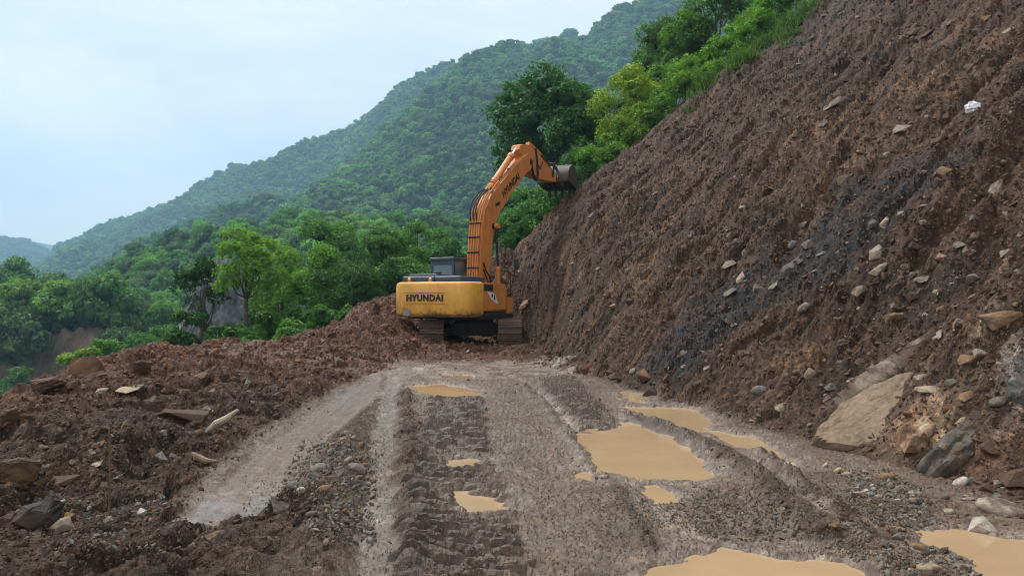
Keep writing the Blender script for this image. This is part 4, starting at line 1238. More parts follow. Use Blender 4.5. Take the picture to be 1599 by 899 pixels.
def bark_material():
    m, n, l, b = nt_new("bark")
    t = n.new("ShaderNodeTexCoord"); mp_ = n.new("ShaderNodeMapping"); mp_.inputs['Scale'].default_value = (6, 6, 1.2)
    l.new(t.outputs['Object'], mp_.inputs[0])
    n1 = noise_node(n, l, 2.5, 5, .65, vec=mp_.outputs[0])
    r = ramp(n, l, n1.outputs['Fac'], [(.3, (.028, .022, .017)), (.7, (.12, .10, .08))])
    l.new(r.outputs[0], b.inputs['Base Color']); b.inputs['Roughness'].default_value = .8
    bp = n.new("ShaderNodeBump"); bp.inputs['Strength'].default_value = .6; bp.inputs['Distance'].default_value = .03
    l.new(n1.outputs['Fac'], bp.inputs['Height']); l.new(bp.outputs[0], b.inputs['Normal'])
    return m
M_BARK = bark_material()

def leaf_quads(r, P, N, size, aspect=.55, curl=.35, jitter=.7):
    """rhombic leaves centred on P, facing roughly along N"""
    n = len(P)
    N = N + r.normal(size=(n, 3)) * jitter
    N /= np.linalg.norm(N, axis=1)[:, None] + 1e-9
    R = r.normal(size=(n, 3)); T = np.cross(N, R); T /= np.linalg.norm(T, axis=1)[:, None] + 1e-9
    B = np.cross(N, T)
    s = size * r.uniform(.6, 1.35, n)[:, None]
    V = np.empty((n, 4, 3))
    V[:, 0] = P - T * s * .5 - N * s * curl * .3
    V[:, 1] = P + B * s * aspect * .5
    V[:, 2] = P + T * s * .5 - N * s * curl * .5
    V[:, 3] = P - B * s * aspect * .5
    return V.reshape(-1, 3), np.arange(n * 4).reshape(n, 4)

def crown_lobes(r, R, H, n, flat=.75, spread=1.0):
    L = []
    for k in range(n):
        t = k / max(n - 1, 1)
        a = k * 2.399 + r.uniform(-.4, .4)
        zz = r.uniform(-.38, .40) if k else .36
        rad = spread * math.sqrt(max(0.05, 1 - (zz * 1.9) ** 2)) * r.uniform(.30, .64) * (0 if k == 0 else 1)
        lr = r.uniform(.28, .46)
        L.append((R * rad * math.cos(a), R * rad * math.sin(a), H * (.5 + zz * .9), lr * R, max(lr * R * flat, H * r.uniform(.13, .20))))
    return np.array(L)

def crown_mesh(name, seed, R=1.0, H=1.3, lobes=12, leaves=900, size=.12, flat=.75, core=True, jitter=.7, spread=1.0, tone_bias=0.0, clump=.28, aspect=.55, core_scale=.78):
    """returns mesh of a crown whose underside sits at z=0"""
    r = np.random.default_rng(seed)
    L = crown_lobes(r, R, H, lobes, flat, spread)
    per = np.maximum(8, (leaves * L[:, 3] ** 2 / (L[:, 3] ** 2).sum()).astype(int))
    Ps, Ns, Ts = [], [], []
    for (x, y, z, a, c), k in zip(L, per):
        # leaves sit in sprays: small clumps on the lobe, with gaps between them
        nc = max(3, k // 9)
        D = r.normal(size=(nc, 3)); D /= np.linalg.norm(D, axis=1)[:, None]
        D[:, 2] = np.where(D[:, 2] < -.35, -D[:, 2], D[:, 2])
        cid = r.integers(0, nc, k)
        tt = r.uniform(0, 1, nc)
        P = D[cid] * r.uniform(.78, 1.08, nc)[cid][:, None] + r.normal(size=(k, 3)) * clump * .5
        q = P / np.linalg.norm(P, axis=1)[:, None]
        Ps.append(P * [a, a, c] + [x, y, z]); Ns.append(q * [1, 1, 1.2] + [0, 0, .35]); Ts.append(.45 * tt[cid] + .25 * r.random(k) + .3 * np.clip(.5 + .5 * q[:, 2], 0, 1) + tone_bias)  # tone: random per spray, with top light painted in towards each lobe's top
    P = np.concatenate(Ps); N = np.concatenate(Ns); T = np.concatenate(Ts)
    # drop leaves buried in another lobe
    keep = np.ones(len(P), bool)
    for (x, y, z, a, c) in L:
        keep &= (((P - [x, y, z]) / [a, a, c]) ** 2).sum(1) > .42
    P, N, T = P[keep], N[keep], T[keep]
    V, F = leaf_quads(r, P, N, size, aspect, jitter=jitter)
    tone = np.repeat(T, 4)
    if core:
        vs, fs, n0 = [], [], len(V)
        for (x, y, z, a, c) in L:
            bm = bmesh.new(); bmesh.ops.create_icosphere(bm, subdivisions=1, radius=1.0)
            q = np.array([v.co[:] for v in bm.verts]) * (1 + r.normal(size=(len(bm.verts), 1)) * .10)
            f = np.array([[v.index for v in fc.verts] + [fc.verts[2].index] for fc in bm.faces]); bm.free()
            vs.append(q * np.array([a, a, c]) * core_scale + [x, y, z]); fs.append(f[:, :3] + n0); n0 += len(q)
        CV = np.concatenate(vs); CF = np.concatenate(fs)
        # triangles as two meshes joined through python lists
        me = bpy.data.meshes.new(name)
        allV = np.concatenate([V, CV]).astype(np.float32)
        me.vertices.add(len(allV)); me.vertices.foreach_set('co', allV.ravel())
        nl = len(F) * 4 + len(CF) * 3
        me.loops.add(nl); me.loops.foreach_set('vertex_index', np.concatenate([F.ravel(), CF.ravel()]).astype(np.int32))
        me.polygons.add(len(F) + len(CF))
        ls = np.concatenate([np.arange(len(F)) * 4, len(F) * 4 + np.arange(len(CF)) * 3]).astype(np.int32)
        me.polygons.foreach_set('loop_start', ls)
        me.update(calc_edges=True)
        add_attr(me, 'tone', np.concatenate([tone, np.full(len(CV), .12)]))  # core blobs coloured dark for the shade inside the crown
    else:
        me = np_mesh(name, V, F, False)
        add_attr(me, 'tone', tone)
    return me, L

def tree_thing(x, y, ztop, width, seed, color, label, name="tree", group=None, crown_frac=.62, leaves=5200, size=.17, lobes=15, flat=.72, gap=.8,
               zbase=None, crown_h=None, lean=(0, 0), core=True, stems=1, trunk_r=None, clump=.3, aspect=.5):
    zb = float(ground(np.array([x]), np.array([y]), False)[0][0]) - .1 if zbase is None else zbase
    H = ztop - zb; R = width / 2
    ch = min(H * .97, crown_h if crown_h else width * 1.05)
    root = empty(name, (x, y, zb)); tag(root, label, "bush" if name in ("bush", "shrub") else "tree", group)
    me, L = crown_mesh("crown", seed, R * 1.05, ch, lobes, int(leaves * 1.25), size, flat, core, spread=1.25, clump=clump, aspect=aspect, core_scale=.40)
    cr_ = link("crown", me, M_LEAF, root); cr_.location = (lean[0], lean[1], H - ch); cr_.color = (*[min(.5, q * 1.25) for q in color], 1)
    if name != "shrub":
        r = random.Random(seed)
        t = MB(); tr = trunk_r or max(.06, H * .0105)
        for sidx in range(stems):
            o = (r.uniform(-.25, .25) * (stems > 1), r.uniform(-.1, .1))
            fork = (lean[0] * .6 + o[0], lean[1] * .6 + o[1], H - ch * .96)
            pts = [(o[0] * .4, o[1] * .4, -.4), (o[0] * .5 + r.uniform(-.08, .08), o[1], fork[2] * .35), (fork[0] * .8 + r.uniform(-.12, .12), fork[1], fork[2] * .7), fork]
            t.tube(pts, [tr * 1.35, tr * 1.05, tr * .9, tr * .75], 9)
            for k, q in enumerate(L):
                if k % stems != sidx or k > 10: continue
                e_ = (q[0] + lean[0], q[1] + lean[1], q[2] + H - ch)
                m_ = [(fork[i] * .55 + e_[i] * .45 + r.uniform(-.2, .2) * R * .4) for i in range(3)]
                m_[2] -= .08 * R
                t.tube([fork, m_, e_], [tr * .5, tr * .3, tr * .1], 6)
        t.build("trunk", M_BARK, root)
    return root

def tree_px(px, top, d, wpx, seed, color, label, cpx=None, **k):
    p = at(px, top, d)
    if cpx: k['crown_h'] = cpx * d / FPX
    return tree_thing(p.x, p.y, p.z, wpx * d / FPX, seed, color, label, **k)

G_LIGHT = (.135, .255, .052); G_MID = (.062, .150, .026); G_DARK = (.032, .088, .022); G_YEL = (.19, .27, .028); G_DEEP = (.022, .060, .020)
tree_px(383, 358, 34, 104, 11, G_LIGHT, "light green tree with a slim forked trunk standing behind the left berm", cpx=112, crown_frac=.66, leaves=12000, size=.14, lobes=19, core=False, clump=.2, lean=(.1, 0))
tree_px(316, 402, 36, 78, 12, G_DEEP, "dark half bare tree with twin trunks left of the light green tree", cpx=120, crown_frac=.78, leaves=3200, size=.16, lobes=11, core=False, stems=2, clump=.22)
tree_px(437, 392, 39, 84, 13, G_LIGHT, "leafy light green tree directly right of the slim forked tree", cpx=120, crown_frac=.85, leaves=8000, size=.15, core=False)
tree_px(498, 384, 37, 84, 14, (.085, .20, .028), "narrow light green tree between the leafy tree and the dark bush", cpx=130, crown_frac=.9, leaves=8000, size=.15)
tree_px(546, 408, 35, 112, 15, (.035, .088, .022), "dark green rounded bushy tree just left of the excavator's counterweight", crown_frac=.95, leaves=9500, size=.13)
tree_px(520, 350, 58, 112, 16, G_MID, "tall mid green tree rising behind the narrow light green one", crown_frac=.7, leaves=7500, size=.24)
tree_px(593, 352, 56, 92, 17, (.062, .15, .026), "broad green tree behind and above the dark rounded bushy tree", crown_frac=.8, leaves=7000, size=.24)
tree_px(652, 342, 62, 96, 18, (.070, .17, .026), "bright green tree straight above the excavator's black engine hood", crown_frac=.8, leaves=7500, size=.26)
tree_px(700, 372, 60, 80, 19, (.052, .14, .024), "green tree directly behind the excavator cab", crown_frac=.85, leaves=6000, size=.24)
tree_px(612, 402, 46, 80, 20, (.040, .105, .022), "low dark green tree beside the counterweight's upper left corner", crown_frac=.95, leaves=6000, size=.2)
tree_px(655, 425, 44, 80, 21, (.040, .10, .022), "low bush mass peeping between cab and counterweight", name="bush", crown_frac=.95, leaves=5000, size=.2)
for i, (px, top, d, w, c) in enumerate([(285, 484, 33, 62, G_DARK), (352, 508, 33, 60, (.035, .095, .022)), (410, 486, 35, 74, (.050, .13, .025)), (458, 480, 34, 60, (.045, .12, .022)),
                                        (500, 476, 33, 66, (.050, .13, .022)), (585, 468, 34, 60, G_DARK), ]):
    lab = ["dark bush at the foot of the twin trunked tree, leftmost on the berm", "dark green bush between the two slim trunks", "mid green bush right of the slim forked trunk",
           "green bush below the leafy light green tree", "bright undergrowth bush below the narrow tree", "dark bush against the dirt pile left of the excavator"][i]
    tree_px(px, top, d, w, 30 + i, c, lab, name="bush", crown_frac=.96, leaves=3600, size=.15, lobes=10)
for i, (px, top, d, w, c, lab) in enumerate([
        (430, 452, 44, 80, (.060, .15, .028), "green bush in the second row, between the slim tree and the narrow tree"),
        (480, 445, 48, 80, (.055, .14, .028), "green bush behind the narrow light green tree"),
        (560, 440, 46, 90, (.040, .11, .024), "dark bush in the second row behind the rounded bushy tree"),
        (640, 400, 52, 90, (.065, .16, .028), "bright bush between the hood and the tall trees behind it"),
        (690, 410, 50, 80, (.050, .13, .026), "green bush showing left of the boom's foot"),
        (455, 500, 31, 70, (.070, .17, .028), "leafy bush on the outer edge of the berm below the leafy tree"),
        (380, 512, 31, 64, (.060, .15, .028), "low leafy bush at the foot of the slim forked trunk"),
        (545, 478, 30, 62, (.045, .12, .025), "bush below the rounded bushy tree, touching the dirt pile")]):
    tree_px(px, top, d, w, 130 + i, c, lab, name="bush", leaves=4200, size=.17, lobes=11)
# right of the boom, on the hill behind the slide
tree_px(868, 118, 50, 190, 41, (.038, .105, .026), "large dark green tree above and behind the excavator bucket", cpx=175, crown_frac=.62, leaves=16000, size=.30, lobes=24, clump=.2, trunk_r=.16)
tree_px(905, 170, 46, 110, 42, (.040, .110, .026), "dark tree just right of the large dark one, over the bucket", cpx=150, crown_frac=.7, leaves=7000, size=.22, lobes=14)
tree_px(985, 108, 43, 112, 43, G_YEL, "yellow green tree leaning over the slide edge, right of the dark tree", cpx=130, crown_frac=.75, leaves=9000, size=.2, lobes=16)
tree_px(1035, 38, 52, 96, 44, (.060, .13, .028), "dull green tree high on the hill, above the yellow green tree", cpx=120, crown_frac=.75, leaves=7500, size=.22)
tree_px(1075, 20, 48, 90, 45, (.075, .165, .025), "green tree at the top edge of the frame beside the dull one", crown_frac=.8, leaves=7000, size=.2)
tree_px(1120, -50, 46, 130, 46, (.080, .175, .025), "bright leafy tree cut off by the top of the frame", crown_frac=.85, leaves=8500, size=.2)
for i, (px, top, d, w, c, lab) in enumerate([
        (840, 292, 40, 100, (.060, .16, .028), "fresh green bush below the bucket, seen through the gap under the arm"),
        (800, 345, 42, 80, (.055, .15, .028), "fresh green bush right of the boom's lower half"),
        (790, 300, 55, 90, (.045, .12, .026), "mid green bush behind the upper boom"),
        (905, 230, 40, 90, (.045, .115, .025), "green bush at the slide edge directly above the bucket"),
        (950, 205, 39, 84, (.10, .20, .028), "light green bush on the slide edge right of the bucket"),
        (1000, 160, 39, 80, (.12, .21, .025), "yellowish bush lower right of the yellow green tree"),
        (1042, 130, 38, 76, (.085, .18, .025), "leafy bush half way up the slide edge"),
        (1078, 85, 38, 84, (.12, .23, .025), "bright bush in the upper row along the slide edge"),
        (1125, 55, 37, 84, (.10, .22, .022), "grassy bright bush near the top of the slide edge"),
        (1170, 18, 37, 86, (.11, .23, .025), "bright bush next to the dark scar at the top of the slide"),
        (1215, -18, 36.5, 84, (.095, .21, .025), "topmost bush on the slide edge"),
        (940, 262, 42, 90, (.030, .085, .022), "dark bush filling the gap under the dark tree"),
        (960, 150, 47, 90, (.050, .125, .026), "mid green bush between the dark tree and the yellow green tree"),
        (1010, 90, 50, 90, (.055, .13, .028), "mid green bush under the dull green tree"),
        (870, 262, 46, 90, (.035, .10, .024), "shaded bush behind the bucket"),
        (1055, 95, 44, 90, (.085, .18, .028), "bush behind the bright row on the slide edge"),
        (1190, -60, 42, 150, (.07, .16, .03), "big green bush cut by the top frame edge above the slide")]):
    tree_px(px, top, d, w, 60 + i, c, lab, name="bush", crown_frac=.97, leaves=3800, size=.15, lobes=11)

# ------------------------------------------------------------------ valley, hills
def forest_floor():
    m, n, l, b = nt_new("forest_floor")
    g = n.new("ShaderNodeNewGeometry")
    n1 = noise_node(n, l, .06, 6, .6, vec=g.outputs['Position'])
    r = ramp(n, l, n1.outputs['Fac'], [(.3, (.014, .028, .012)), (.7, (.032, .060, .020))])
    l.new(r.outputs[0], b.inputs['Base Color']); b.inputs['Roughness'].default_value = .9
    return m
M_FLOOR = forest_floor()
def bank_material():
    m, n, l, b = nt_new("cut_bank")
    g = n.new("ShaderNodeNewGeometry")
    mp_ = n.new("ShaderNodeMapping"); mp_.inputs['Scale'].default_value = (1, 1, .35); l.new(g.outputs['Position'], mp_.inputs[0])
    n1 = noise_node(n, l, .55, 8, .7, vec=mp_.outputs[0])
    r = ramp(n, l, n1.outputs['Fac'], [(.3, (.075, .055, .042)), (.5, (.16, .11, .075)), (.68, (.27, .205, .15))])
    l.new(r.outputs[0], b.inputs['Base Color']); b.inputs['Roughness'].default_value = .9
    bp = n.new("ShaderNodeBump"); bp.inputs['Strength'].default_value = .9; bp.inputs['Distance'].default_value = .6
    l.new(n1.outputs['Fac'], bp.inputs['Height']); l.new(bp.outputs[0], b.inputs['Normal'])
    return m
M_BANK = bank_material()

def loft(name, cols, rows, mat, nu=90, nv=40, amp=0.0, freq=.02, seed=1, kind='structure'):
    """cols: picture x of the section lines; rows: list of (list of picture y, list of distance) or ('z', list of z, list of distance)"""
    cols = np.array(cols, float)
    u = np.linspace(cols[0], cols[-1], nu)
    R = []
    for row in rows:
        if row[0] == 'z':
            dd = np.interp(u, cols, row[2]); X = (u - 799.5) / FPX * dd; Z = np.interp(u, cols, row[1])
        else:
            dd = np.interp(u, cols, row[1]); yy = np.interp(u, cols, row[0])
            X = (u - 799.5) / FPX * dd; Z = CAMZ + dd * np.array([ray(a, c)[2] / ray(a, c)[1] for a, c in zip(u, yy)])
        R.append(np.stack([X, dd, Z], 1))
    R = np.array(R); t = np.linspace(0, len(rows) - 1, nv); k = np.minimum(t.astype(int), len(rows) - 2); f = (t - k)[:, None, None]
    G = R[k] * (1 - f) + R[k + 1] * f
    V = G.reshape(-1, 3)
    if amp:
        V[:, 2] += amp * fbm(V[:, 0] * freq, V[:, 1] * freq, seed, 4) * np.repeat(np.sin(np.clip(t / (len(rows) - 1), 0, 1) * math.pi), nu)
    i = np.arange(nv - 1)[:, None] * nu + np.arange(nu - 1)[None, :]
    F = np.stack([i, i + 1, i + 1 + nu, i + nu], -1).reshape(-1, 4)
    o = link(name, np_mesh(name, V, F), mat); tag(o, kind=kind)
    return V, F

def sample(V, F, n, seed, rect=None):
    r = np.random.default_rng(seed)
    A, B, C, D = [V[F[:, k]] for k in range(4)]
    ar = np.linalg.norm(np.cross(B - A, D - A), axis=1)
    p = np.searchsorted(np.cumsum(ar) / ar.sum(), r.random(n)).clip(0, len(F) - 1)
    s, t = r.random(n)[:, None], r.random(n)[:, None]
    return (A[p] * (1 - s) + B[p] * s) * (1 - t) + (D[p] * (1 - s) + C[p] * s) * t

def forest_colors(P, r, freq, bright=1.0):
    n = len(P)
    a = fbm(P[:, 0] * freq, P[:, 1] * freq, 501, 3) + .25 * r.normal(size=n)
    c = mixrgb(np.tile(np.array(G_DARK) * 1.25, (n, 1)), np.array(G_MID)[None] * 1.45, smooth01(a, -.45, .35))
    c = mixrgb(c, np.array([[.15, .24, .045]]), smooth01(a, .30, .8) * .9)
    c = mixrgb(c, np.array([[.055, .10, .055]]), (r.random(n) < .22) * .7)
    return c * (.75 + .5 * r.random(n))[:, None] * bright

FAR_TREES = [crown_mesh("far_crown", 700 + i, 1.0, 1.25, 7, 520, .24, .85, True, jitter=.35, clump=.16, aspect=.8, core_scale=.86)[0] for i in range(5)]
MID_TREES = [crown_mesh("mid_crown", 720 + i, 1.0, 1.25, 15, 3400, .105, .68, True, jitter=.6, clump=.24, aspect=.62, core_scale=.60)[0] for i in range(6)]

def thin(P, cell, seed=1):
    r = np.random.default_rng(seed)
    q = np.floor((P + r.random(3) * cell) / cell).astype(np.int64)
    _, i = np.unique(q[:, 0] * 100003 + q[:, 1] * 1009 + q[:, 2], return_index=True)
    return P[i]

def forest_stuff(name, P, radius, seed, label, mat, meshes, freq, bright=1.0):
    P = thin(P, radius * 1.12, seed)
    r = np.random.default_rng(seed); n = len(P)
    s = radius * (.62 + .85 * r.random(n) ** 1.6)
    sc = np.stack([s, s, s * r.uniform(.8, 1.25, n)], 1)
    rot = np.stack([r.normal(size=n) * .08, r.normal(size=n) * .08, r.random(n) * 6.28], 1)
    scatter(name, meshes, mat, P - np.array([0, 0, 1]) * s[:, None] * .15, rot, sc, forest_colors(P, r, freq, bright), label, idx=r.integers(0, len(meshes), n))

# valley floor far beyond the road, the river in it
bm = bmesh.new()
vs = [bm.verts.new(p) for p in ((-9000, -3000, -13), (9000, -3000, -13), (9000, 14000, -13), (-9000, 14000, -13))]
bm.faces.new(vs); me = bpy.data.meshes.new("valley_floor"); bm.to_mesh(me); bm.free()
tag(link("valley_floor", me, M_FLOOR), kind='structure')
def river():
    pts = [(-160, 60), (-95, 62), (-66, 74), (-62, 92), (-70, 104), (-110, 112), (-180, 118)]
    m, n, l, b = nt_new("river_water")
    b.inputs['Base Color'].default_value = (.30, .32, .31, 1); b.inputs['Roughness'].default_value = .12
    g = n.new("ShaderNodeNewGeometry"); n1 = noise_node(n, l, .8, 4, .6, vec=g.outputs['Position'])
    bp = n.new("ShaderNodeBump"); bp.inputs['Strength'].default_value = .5; bp.inputs['Distance'].default_value = .2
    l.new(n1.outputs['Fac'], bp.inputs['Height']); l.new(bp.outputs[0], b.inputs['Normal'])
    mb = MB(); mb.prism(pts, -12.0, -11.35, 0, 'z')
    tag(mb.build("river_water", m), kind='structure')
river()

# far blue hills at the left edge
V, F = loft("far_hill", [-500, -200, 0, 40, 75, 110, 200, 330], [([430] * 8, [1500] * 8), ([345, 352, 368, 374, 392, 410, 425, 440], [1900] * 8), ('z', [0] * 8, [2500] * 8)], M_FLOOR, 60, 20, 30, .004, 3)
forest_stuff("far_hill_woods", sample(V, F[:900], 9000, 11, None), 9.5, 12, "blue woods on the distant hill at the far left", M_LEAF_I, FAR_TREES, .004, .9)
V, F = loft("farthest_hill", [-500, 0, 30, 62, 100, 140, 240], [([430] * 7, [2700] * 7), ([350, 371, 373, 378, 388, 405, 430], [3000] * 7), ('z', [0] * 7, [3600] * 7)], M_FLOOR, 60, 20, 40, .003, 4)
# the main mountain: rear shoulder and front shoulder
V, F = loft("mountain_shoulder", [0, 40, 70, 100, 170, 240, 300, 370, 430, 500, 560, 620, 660, 700, 760, 900],
            [('z', [-13] * 16, [640] * 16), ([462] * 16, [720] * 16),
             ([448, 428, 418, 392, 360, 329, 303, 278, 257, 226, 181, 146, 118, 101, 86, 60], [1500, 1480, 1450, 1400, 1330, 1270, 1230, 1190, 1150, 1110, 1070, 1040, 1020, 1000, 980, 960]),
             ('z', [-13, 20, 30, 60, 90, 120, 140, 160, 180, 200, 240, 260, 280, 300, 310, 320], [1900] * 16)], M_FLOOR, 120, 60, 50, .006, 5)
forest_stuff("mountain_shoulder_woods", sample(V, F[:int(len(F) * .80)], 30000, 21), 6.6, 22, "hazy woods covering the rear shoulder of the mountain", M_LEAF_I, FAR_TREES, .006, 1.5)
V, F = loft("mountain", [150, 250, 330, 400, 470, 560, 620, 680, 740, 830, 900, 950, 1085, 1300, 1500],
            [('z', [-13] * 15, [300] * 15), ([470] * 15, [340] * 15),
             ([450, 405, 366, 342, 306, 241, 184, 131, 91, 69, 45, 28, -10, -80, -120], [560, 570, 590, 610, 640, 670, 690, 705, 720, 740, 755, 765, 790, 830, 860]),
             ('z', [-13, 0, 10, 20, 40, 60, 80, 120, 140, 160, 180, 190, 200, 220, 240], [1000] * 15)], M_FLOOR, 140, 70, 46, .009, 6)
forest_stuff("mountain_woods", sample(V, F[:int(len(F) * .76)], 30000, 31), 5.4, 32, "dense woods covering the front of the mountain", M_LEAF_I, FAR_TREES + MID_TREES[:2], .010, 1.5)
# nearer spur
SPUR = loft("wooded_spur", [60, 110, 170, 250, 330, 430, 520, 620, 720, 850, 1000, 1250],
            [('z', [-13] * 12, [125] * 12), ([545, 540, 520, 505, 495, 480, 470, 470, 470, 470, 470, 470], [160] * 12),
             ([490, 468, 436, 404, 376, 352, 356, 362, 370, 352, 310, 250], [270, 262, 255, 245, 235, 228, 225, 225, 225, 230, 240, 250]),
             ('z', [-13, -10, -5, 0, 5, 10, 10, 10, 10, 20, 30, 40], [330] * 12)], M_FLOOR, 90, 50, 6, .03, 7)
# left river bank hill, with its bare cut
LEFT = loft("river_bank_hill", [-300, -100, 0, 60, 130, 180, 260, 330],
            [('z', [-5, -5, -5, -5, -5.5, -7, -9, -11], [117, 117, 117, 117, 116, 118, 122, 126]),
             ([440, 448, 458, 466, 484, 505, 535, 560], [158, 156, 152, 150, 148, 150, 152, 155]),
             ('z', [-13] * 8, [200] * 8)], M_FLOOR, 60, 24, 1.5, .08, 8)
bank = loft("cut_bank", [-300, -100, 0, 60, 100, 130, 165, 200, 260], [('z', [-13] * 9, [108, 108, 109, 110, 108, 107, 110, 112, 116]),
            ('z', [-9.5, -9.5, -9.5, -9, -8, -7.5, -8, -9.5, -11], [110, 110, 111, 111, 109.5, 108.5, 111, 113, 118]),
            ('z', [-4.6, -4.6, -4.6, -4.6, -3.6, -3.0, -3.4, -5.5, -9], [114, 114, 114, 113.5, 112.5, 112, 113, 115.5, 120]),
            ('z', [-5.2, -5.2, -5.2, -5.2, -5.2, -5.2, -5.2, -7, -9.5], [120] * 9)], M_BANK, 150, 60, 2.4, .42, 9)

def individual_trees():
    r = np.random.default_rng(55)
    protos = []
    for i, me in enumerate(MID_TREES):
        q = me.copy(); q.materials.clear(); q.materials.append(M_LEAF); q.name = "tree"; protos.append(q)
    def put(P, rad, label, group, bright):
        cols = forest_colors(P, r, .03, bright)
        for k in range(len(P)):
            s = rad * r.uniform(.7, 1.3)
            o = bpy.data.objects.new("tree", protos[int(r.integers(0, 6))]); COL.objects.link(o)
            o.location = Vector(P[k]) - Vector((0, 0, s * .15)); o.scale = (s, s, s * r.uniform(1.1, 1.5)); o.rotation_euler = (0, 0, r.uniform(0, 6.28))
            o.color = (*cols[k], 1)
            pxk = P[k][0] / P[k][1] * FPX + 799.5; lum = cols[k].sum() / bright
            shade = "dark green" if lum < .17 else ("mid green" if lum < .27 else ("light green" if lum < .36 else "yellow green"))
            side = 0 if pxk < 130 else 1 if pxk < 260 else 2 if pxk < 360 else 3 if pxk < 470 else 4 if pxk < 610 else 5
            by = ["far left", "beyond the berm", "above the twin trunks", "above the forked tree", "above the bushy tree", "behind the excavator"][side]
            size_ = "small" if s < rad * .88 else ("large" if s > rad * 1.12 else "medium")
            tag(o, "%s %s tree %s, %s" % (size_, shade, label, by), "tree", group)
    # left bank: a close row over the cut, then the hill behind
    V, F = LEFT
    edge = []
    for px in np.linspace(-40, 320, 26):
        d = 118 + r.uniform(-2, 4); x = (px - 799.5) / FPX * d
        edge.append((x, d, np.interp(px, [0, 60, 130, 180, 260, 330], [-4.2, -3.6, -2.6, -5.0, -8.6, -11]) + r.uniform(-.5, .8)))
    for px, zz in ((-30, -8), (5, -8), (30, -7.6), (52, -6.5), (182, -8.5), (205, -9), (235, -10)):
        d = 107; edge.append(((px - 799.5) / FPX * d, d, zz))
    for px, zz in ((62, -3.6), (84, -3.0), (104, -2.8), (128, -2.6), (150, -2.8), (168, -3.8)):
        edge.append(((px - 799.5) / FPX * 114, 114, zz))
    put(np.array(edge), 4.2, "in the row topping the bank", "trees along the top of the cut bank", 1.15)
    P = sample(V, F[:int(len(F) * .6)], 150, 61)
    P = P[(P[:, 0] / P[:, 1] * FPX + 799.5 > -60)][:64]
    put(P, 3.9, "on the low hill beyond the bank", "trees on the low hill at the left", 1.3)
    V, F = SPUR
    P = sample(V, F[:int(len(F) * .72)], 1500, 62)
    P = P[np.argsort(P[:, 1])]
    pxs = P[:, 0] / P[:, 1] * FPX + 799.5
    vis = (pxs > 60) & (pxs < 800) & (P[:, 1] > 170)
    A = P[vis]; pick = A[np.linspace(0, len(A) - 1, 200).astype(int)]
    half = pick[:, 0] / pick[:, 1] * FPX + 799.5 < 420
    put(pick[half], 4.0, "on the left wooded spur", "trees on the left part of the wooded spur", 1.45)
    put(pick[~half], 3.9, "on the right wooded spur", "trees on the right part of the wooded spur", 1.5)
    rest = np.array([p for p in P if not (np.abs(pick - p).sum(1) < 1e-6).any()])
    forest_stuff("spur_woods", rest, 3.8, 63, "further trees filling the wooded spur", M_LEAF_I, MID_TREES, .03, 1.4)
individual_trees()
def valley_brush():
    r = np.random.default_rng(66)
    P = []
    for k in range(900):
        y = r.uniform(42, 125); x = r.uniform(-.62, .25) * y
        if x < -58 and y > 58 and y < 116: continue
        P.append((x, y, float(np.maximum(-12.6, -13)) + r.uniform(0, .5)))
    P = np.array(P)
    z = ground(P[:, 0], P[:, 1], False)[0]; P[:, 2] = np.where(np.hypot(P[:, 0], P[:, 1]) < 94, z, -12.8)
    forest_stuff("valley_brush", P, 2.3, 67, "low brush and young trees filling the valley bottom", M_LEAF_I, MID_TREES, .05, 1.15)
valley_brush()
tree_px(28, 574, 98, 62, 90, (.045, .12, .03), "dark green bush by the pale river at the far left edge", name="bush", zbase=-12, crown_frac=.95, leaves=4500, size=.35)
tree_px(-25, 580, 99, 60, 91, (.040, .11, .03), "bush cut by the left edge of the frame above the river", name="bush", zbase=-12, crown_frac=.95, leaves=3000, size=.35)
tree_px(128, 545, 50, 60, 92, (.13, .22, .02), "yellow green bush directly behind the left berm", name="bush", crown_frac=.9, leaves=5000, size=.17, zbase=-5)
tree_px(168, 530, 54, 62, 93, (.085, .19, .025), "light green bush right of the yellow green one behind the berm", name="bush", crown_frac=.9, leaves=5000, size=.18, zbase=-6)
tree_px(212, 520, 60, 70, 94, (.055, .14, .028), "mid green bush in the dip behind the berm", name="bush", crown_frac=.9, leaves=4500, size=.2, zbase=-8)
tree_px(248, 508, 64, 74, 95, (.060, .15, .03), "pale leaved bush left of the dark twin trunked tree", name="bush", crown_frac=.9, leaves=4500, size=.22, zbase=-9)

def outcrop():
    r = np.random.default_rng(4)
    mb = MB()
    c = at(354, 482, 100)
    bmesh.ops.create_icosphere(mb.bm, subdivisions=5, radius=1.0)
    P = np.array([v.co[:] for v in mb.bm.verts])
    f1, _ = facets(P[:, 0] * 3 + P[:, 1] * 1.5, P[:, 2] * 3, 15)
    f2, _ = facets(P[:, 0] * 8 + P[:, 1] * 5, P[:, 2] * 8, 16)
    k = 1 + .16 * f1 + .07 * f2
    top = np.clip(P[:, 2], 0, 1)
    for v, p, kk, tp in zip(mb.bm.verts, P, k, top):
        v.co = Vector((p[0] * 6.2 * kk * (1 - .45 * tp), p[1] * 4.5 * kk, p[2] * 7.6 * kk))
    m, n, l, b = nt_new("grey_rock")
    g = n.new("ShaderNodeNewGeometry"); n1 = noise_node(n, l, .8, 7, .65, vec=g.outputs['Position'])
    rr = ramp(n, l, n1.outputs['Fac'], [(.3, (.045, .042, .048)), (.55, (.125, .115, .12)), (.75, (.22, .20, .19))])
    l.new(rr.outputs[0], b.inputs['Base Color']); b.inputs['Roughness'].default_value = .85
    o = mb.build("rock_outcrop", m, smooth_angle=15)
    o.location = (c.x, c.y, c.z - 1.5)
    tag(o, "bare grey rock face behind the slim trees left of centre", "rock face")
outcrop()

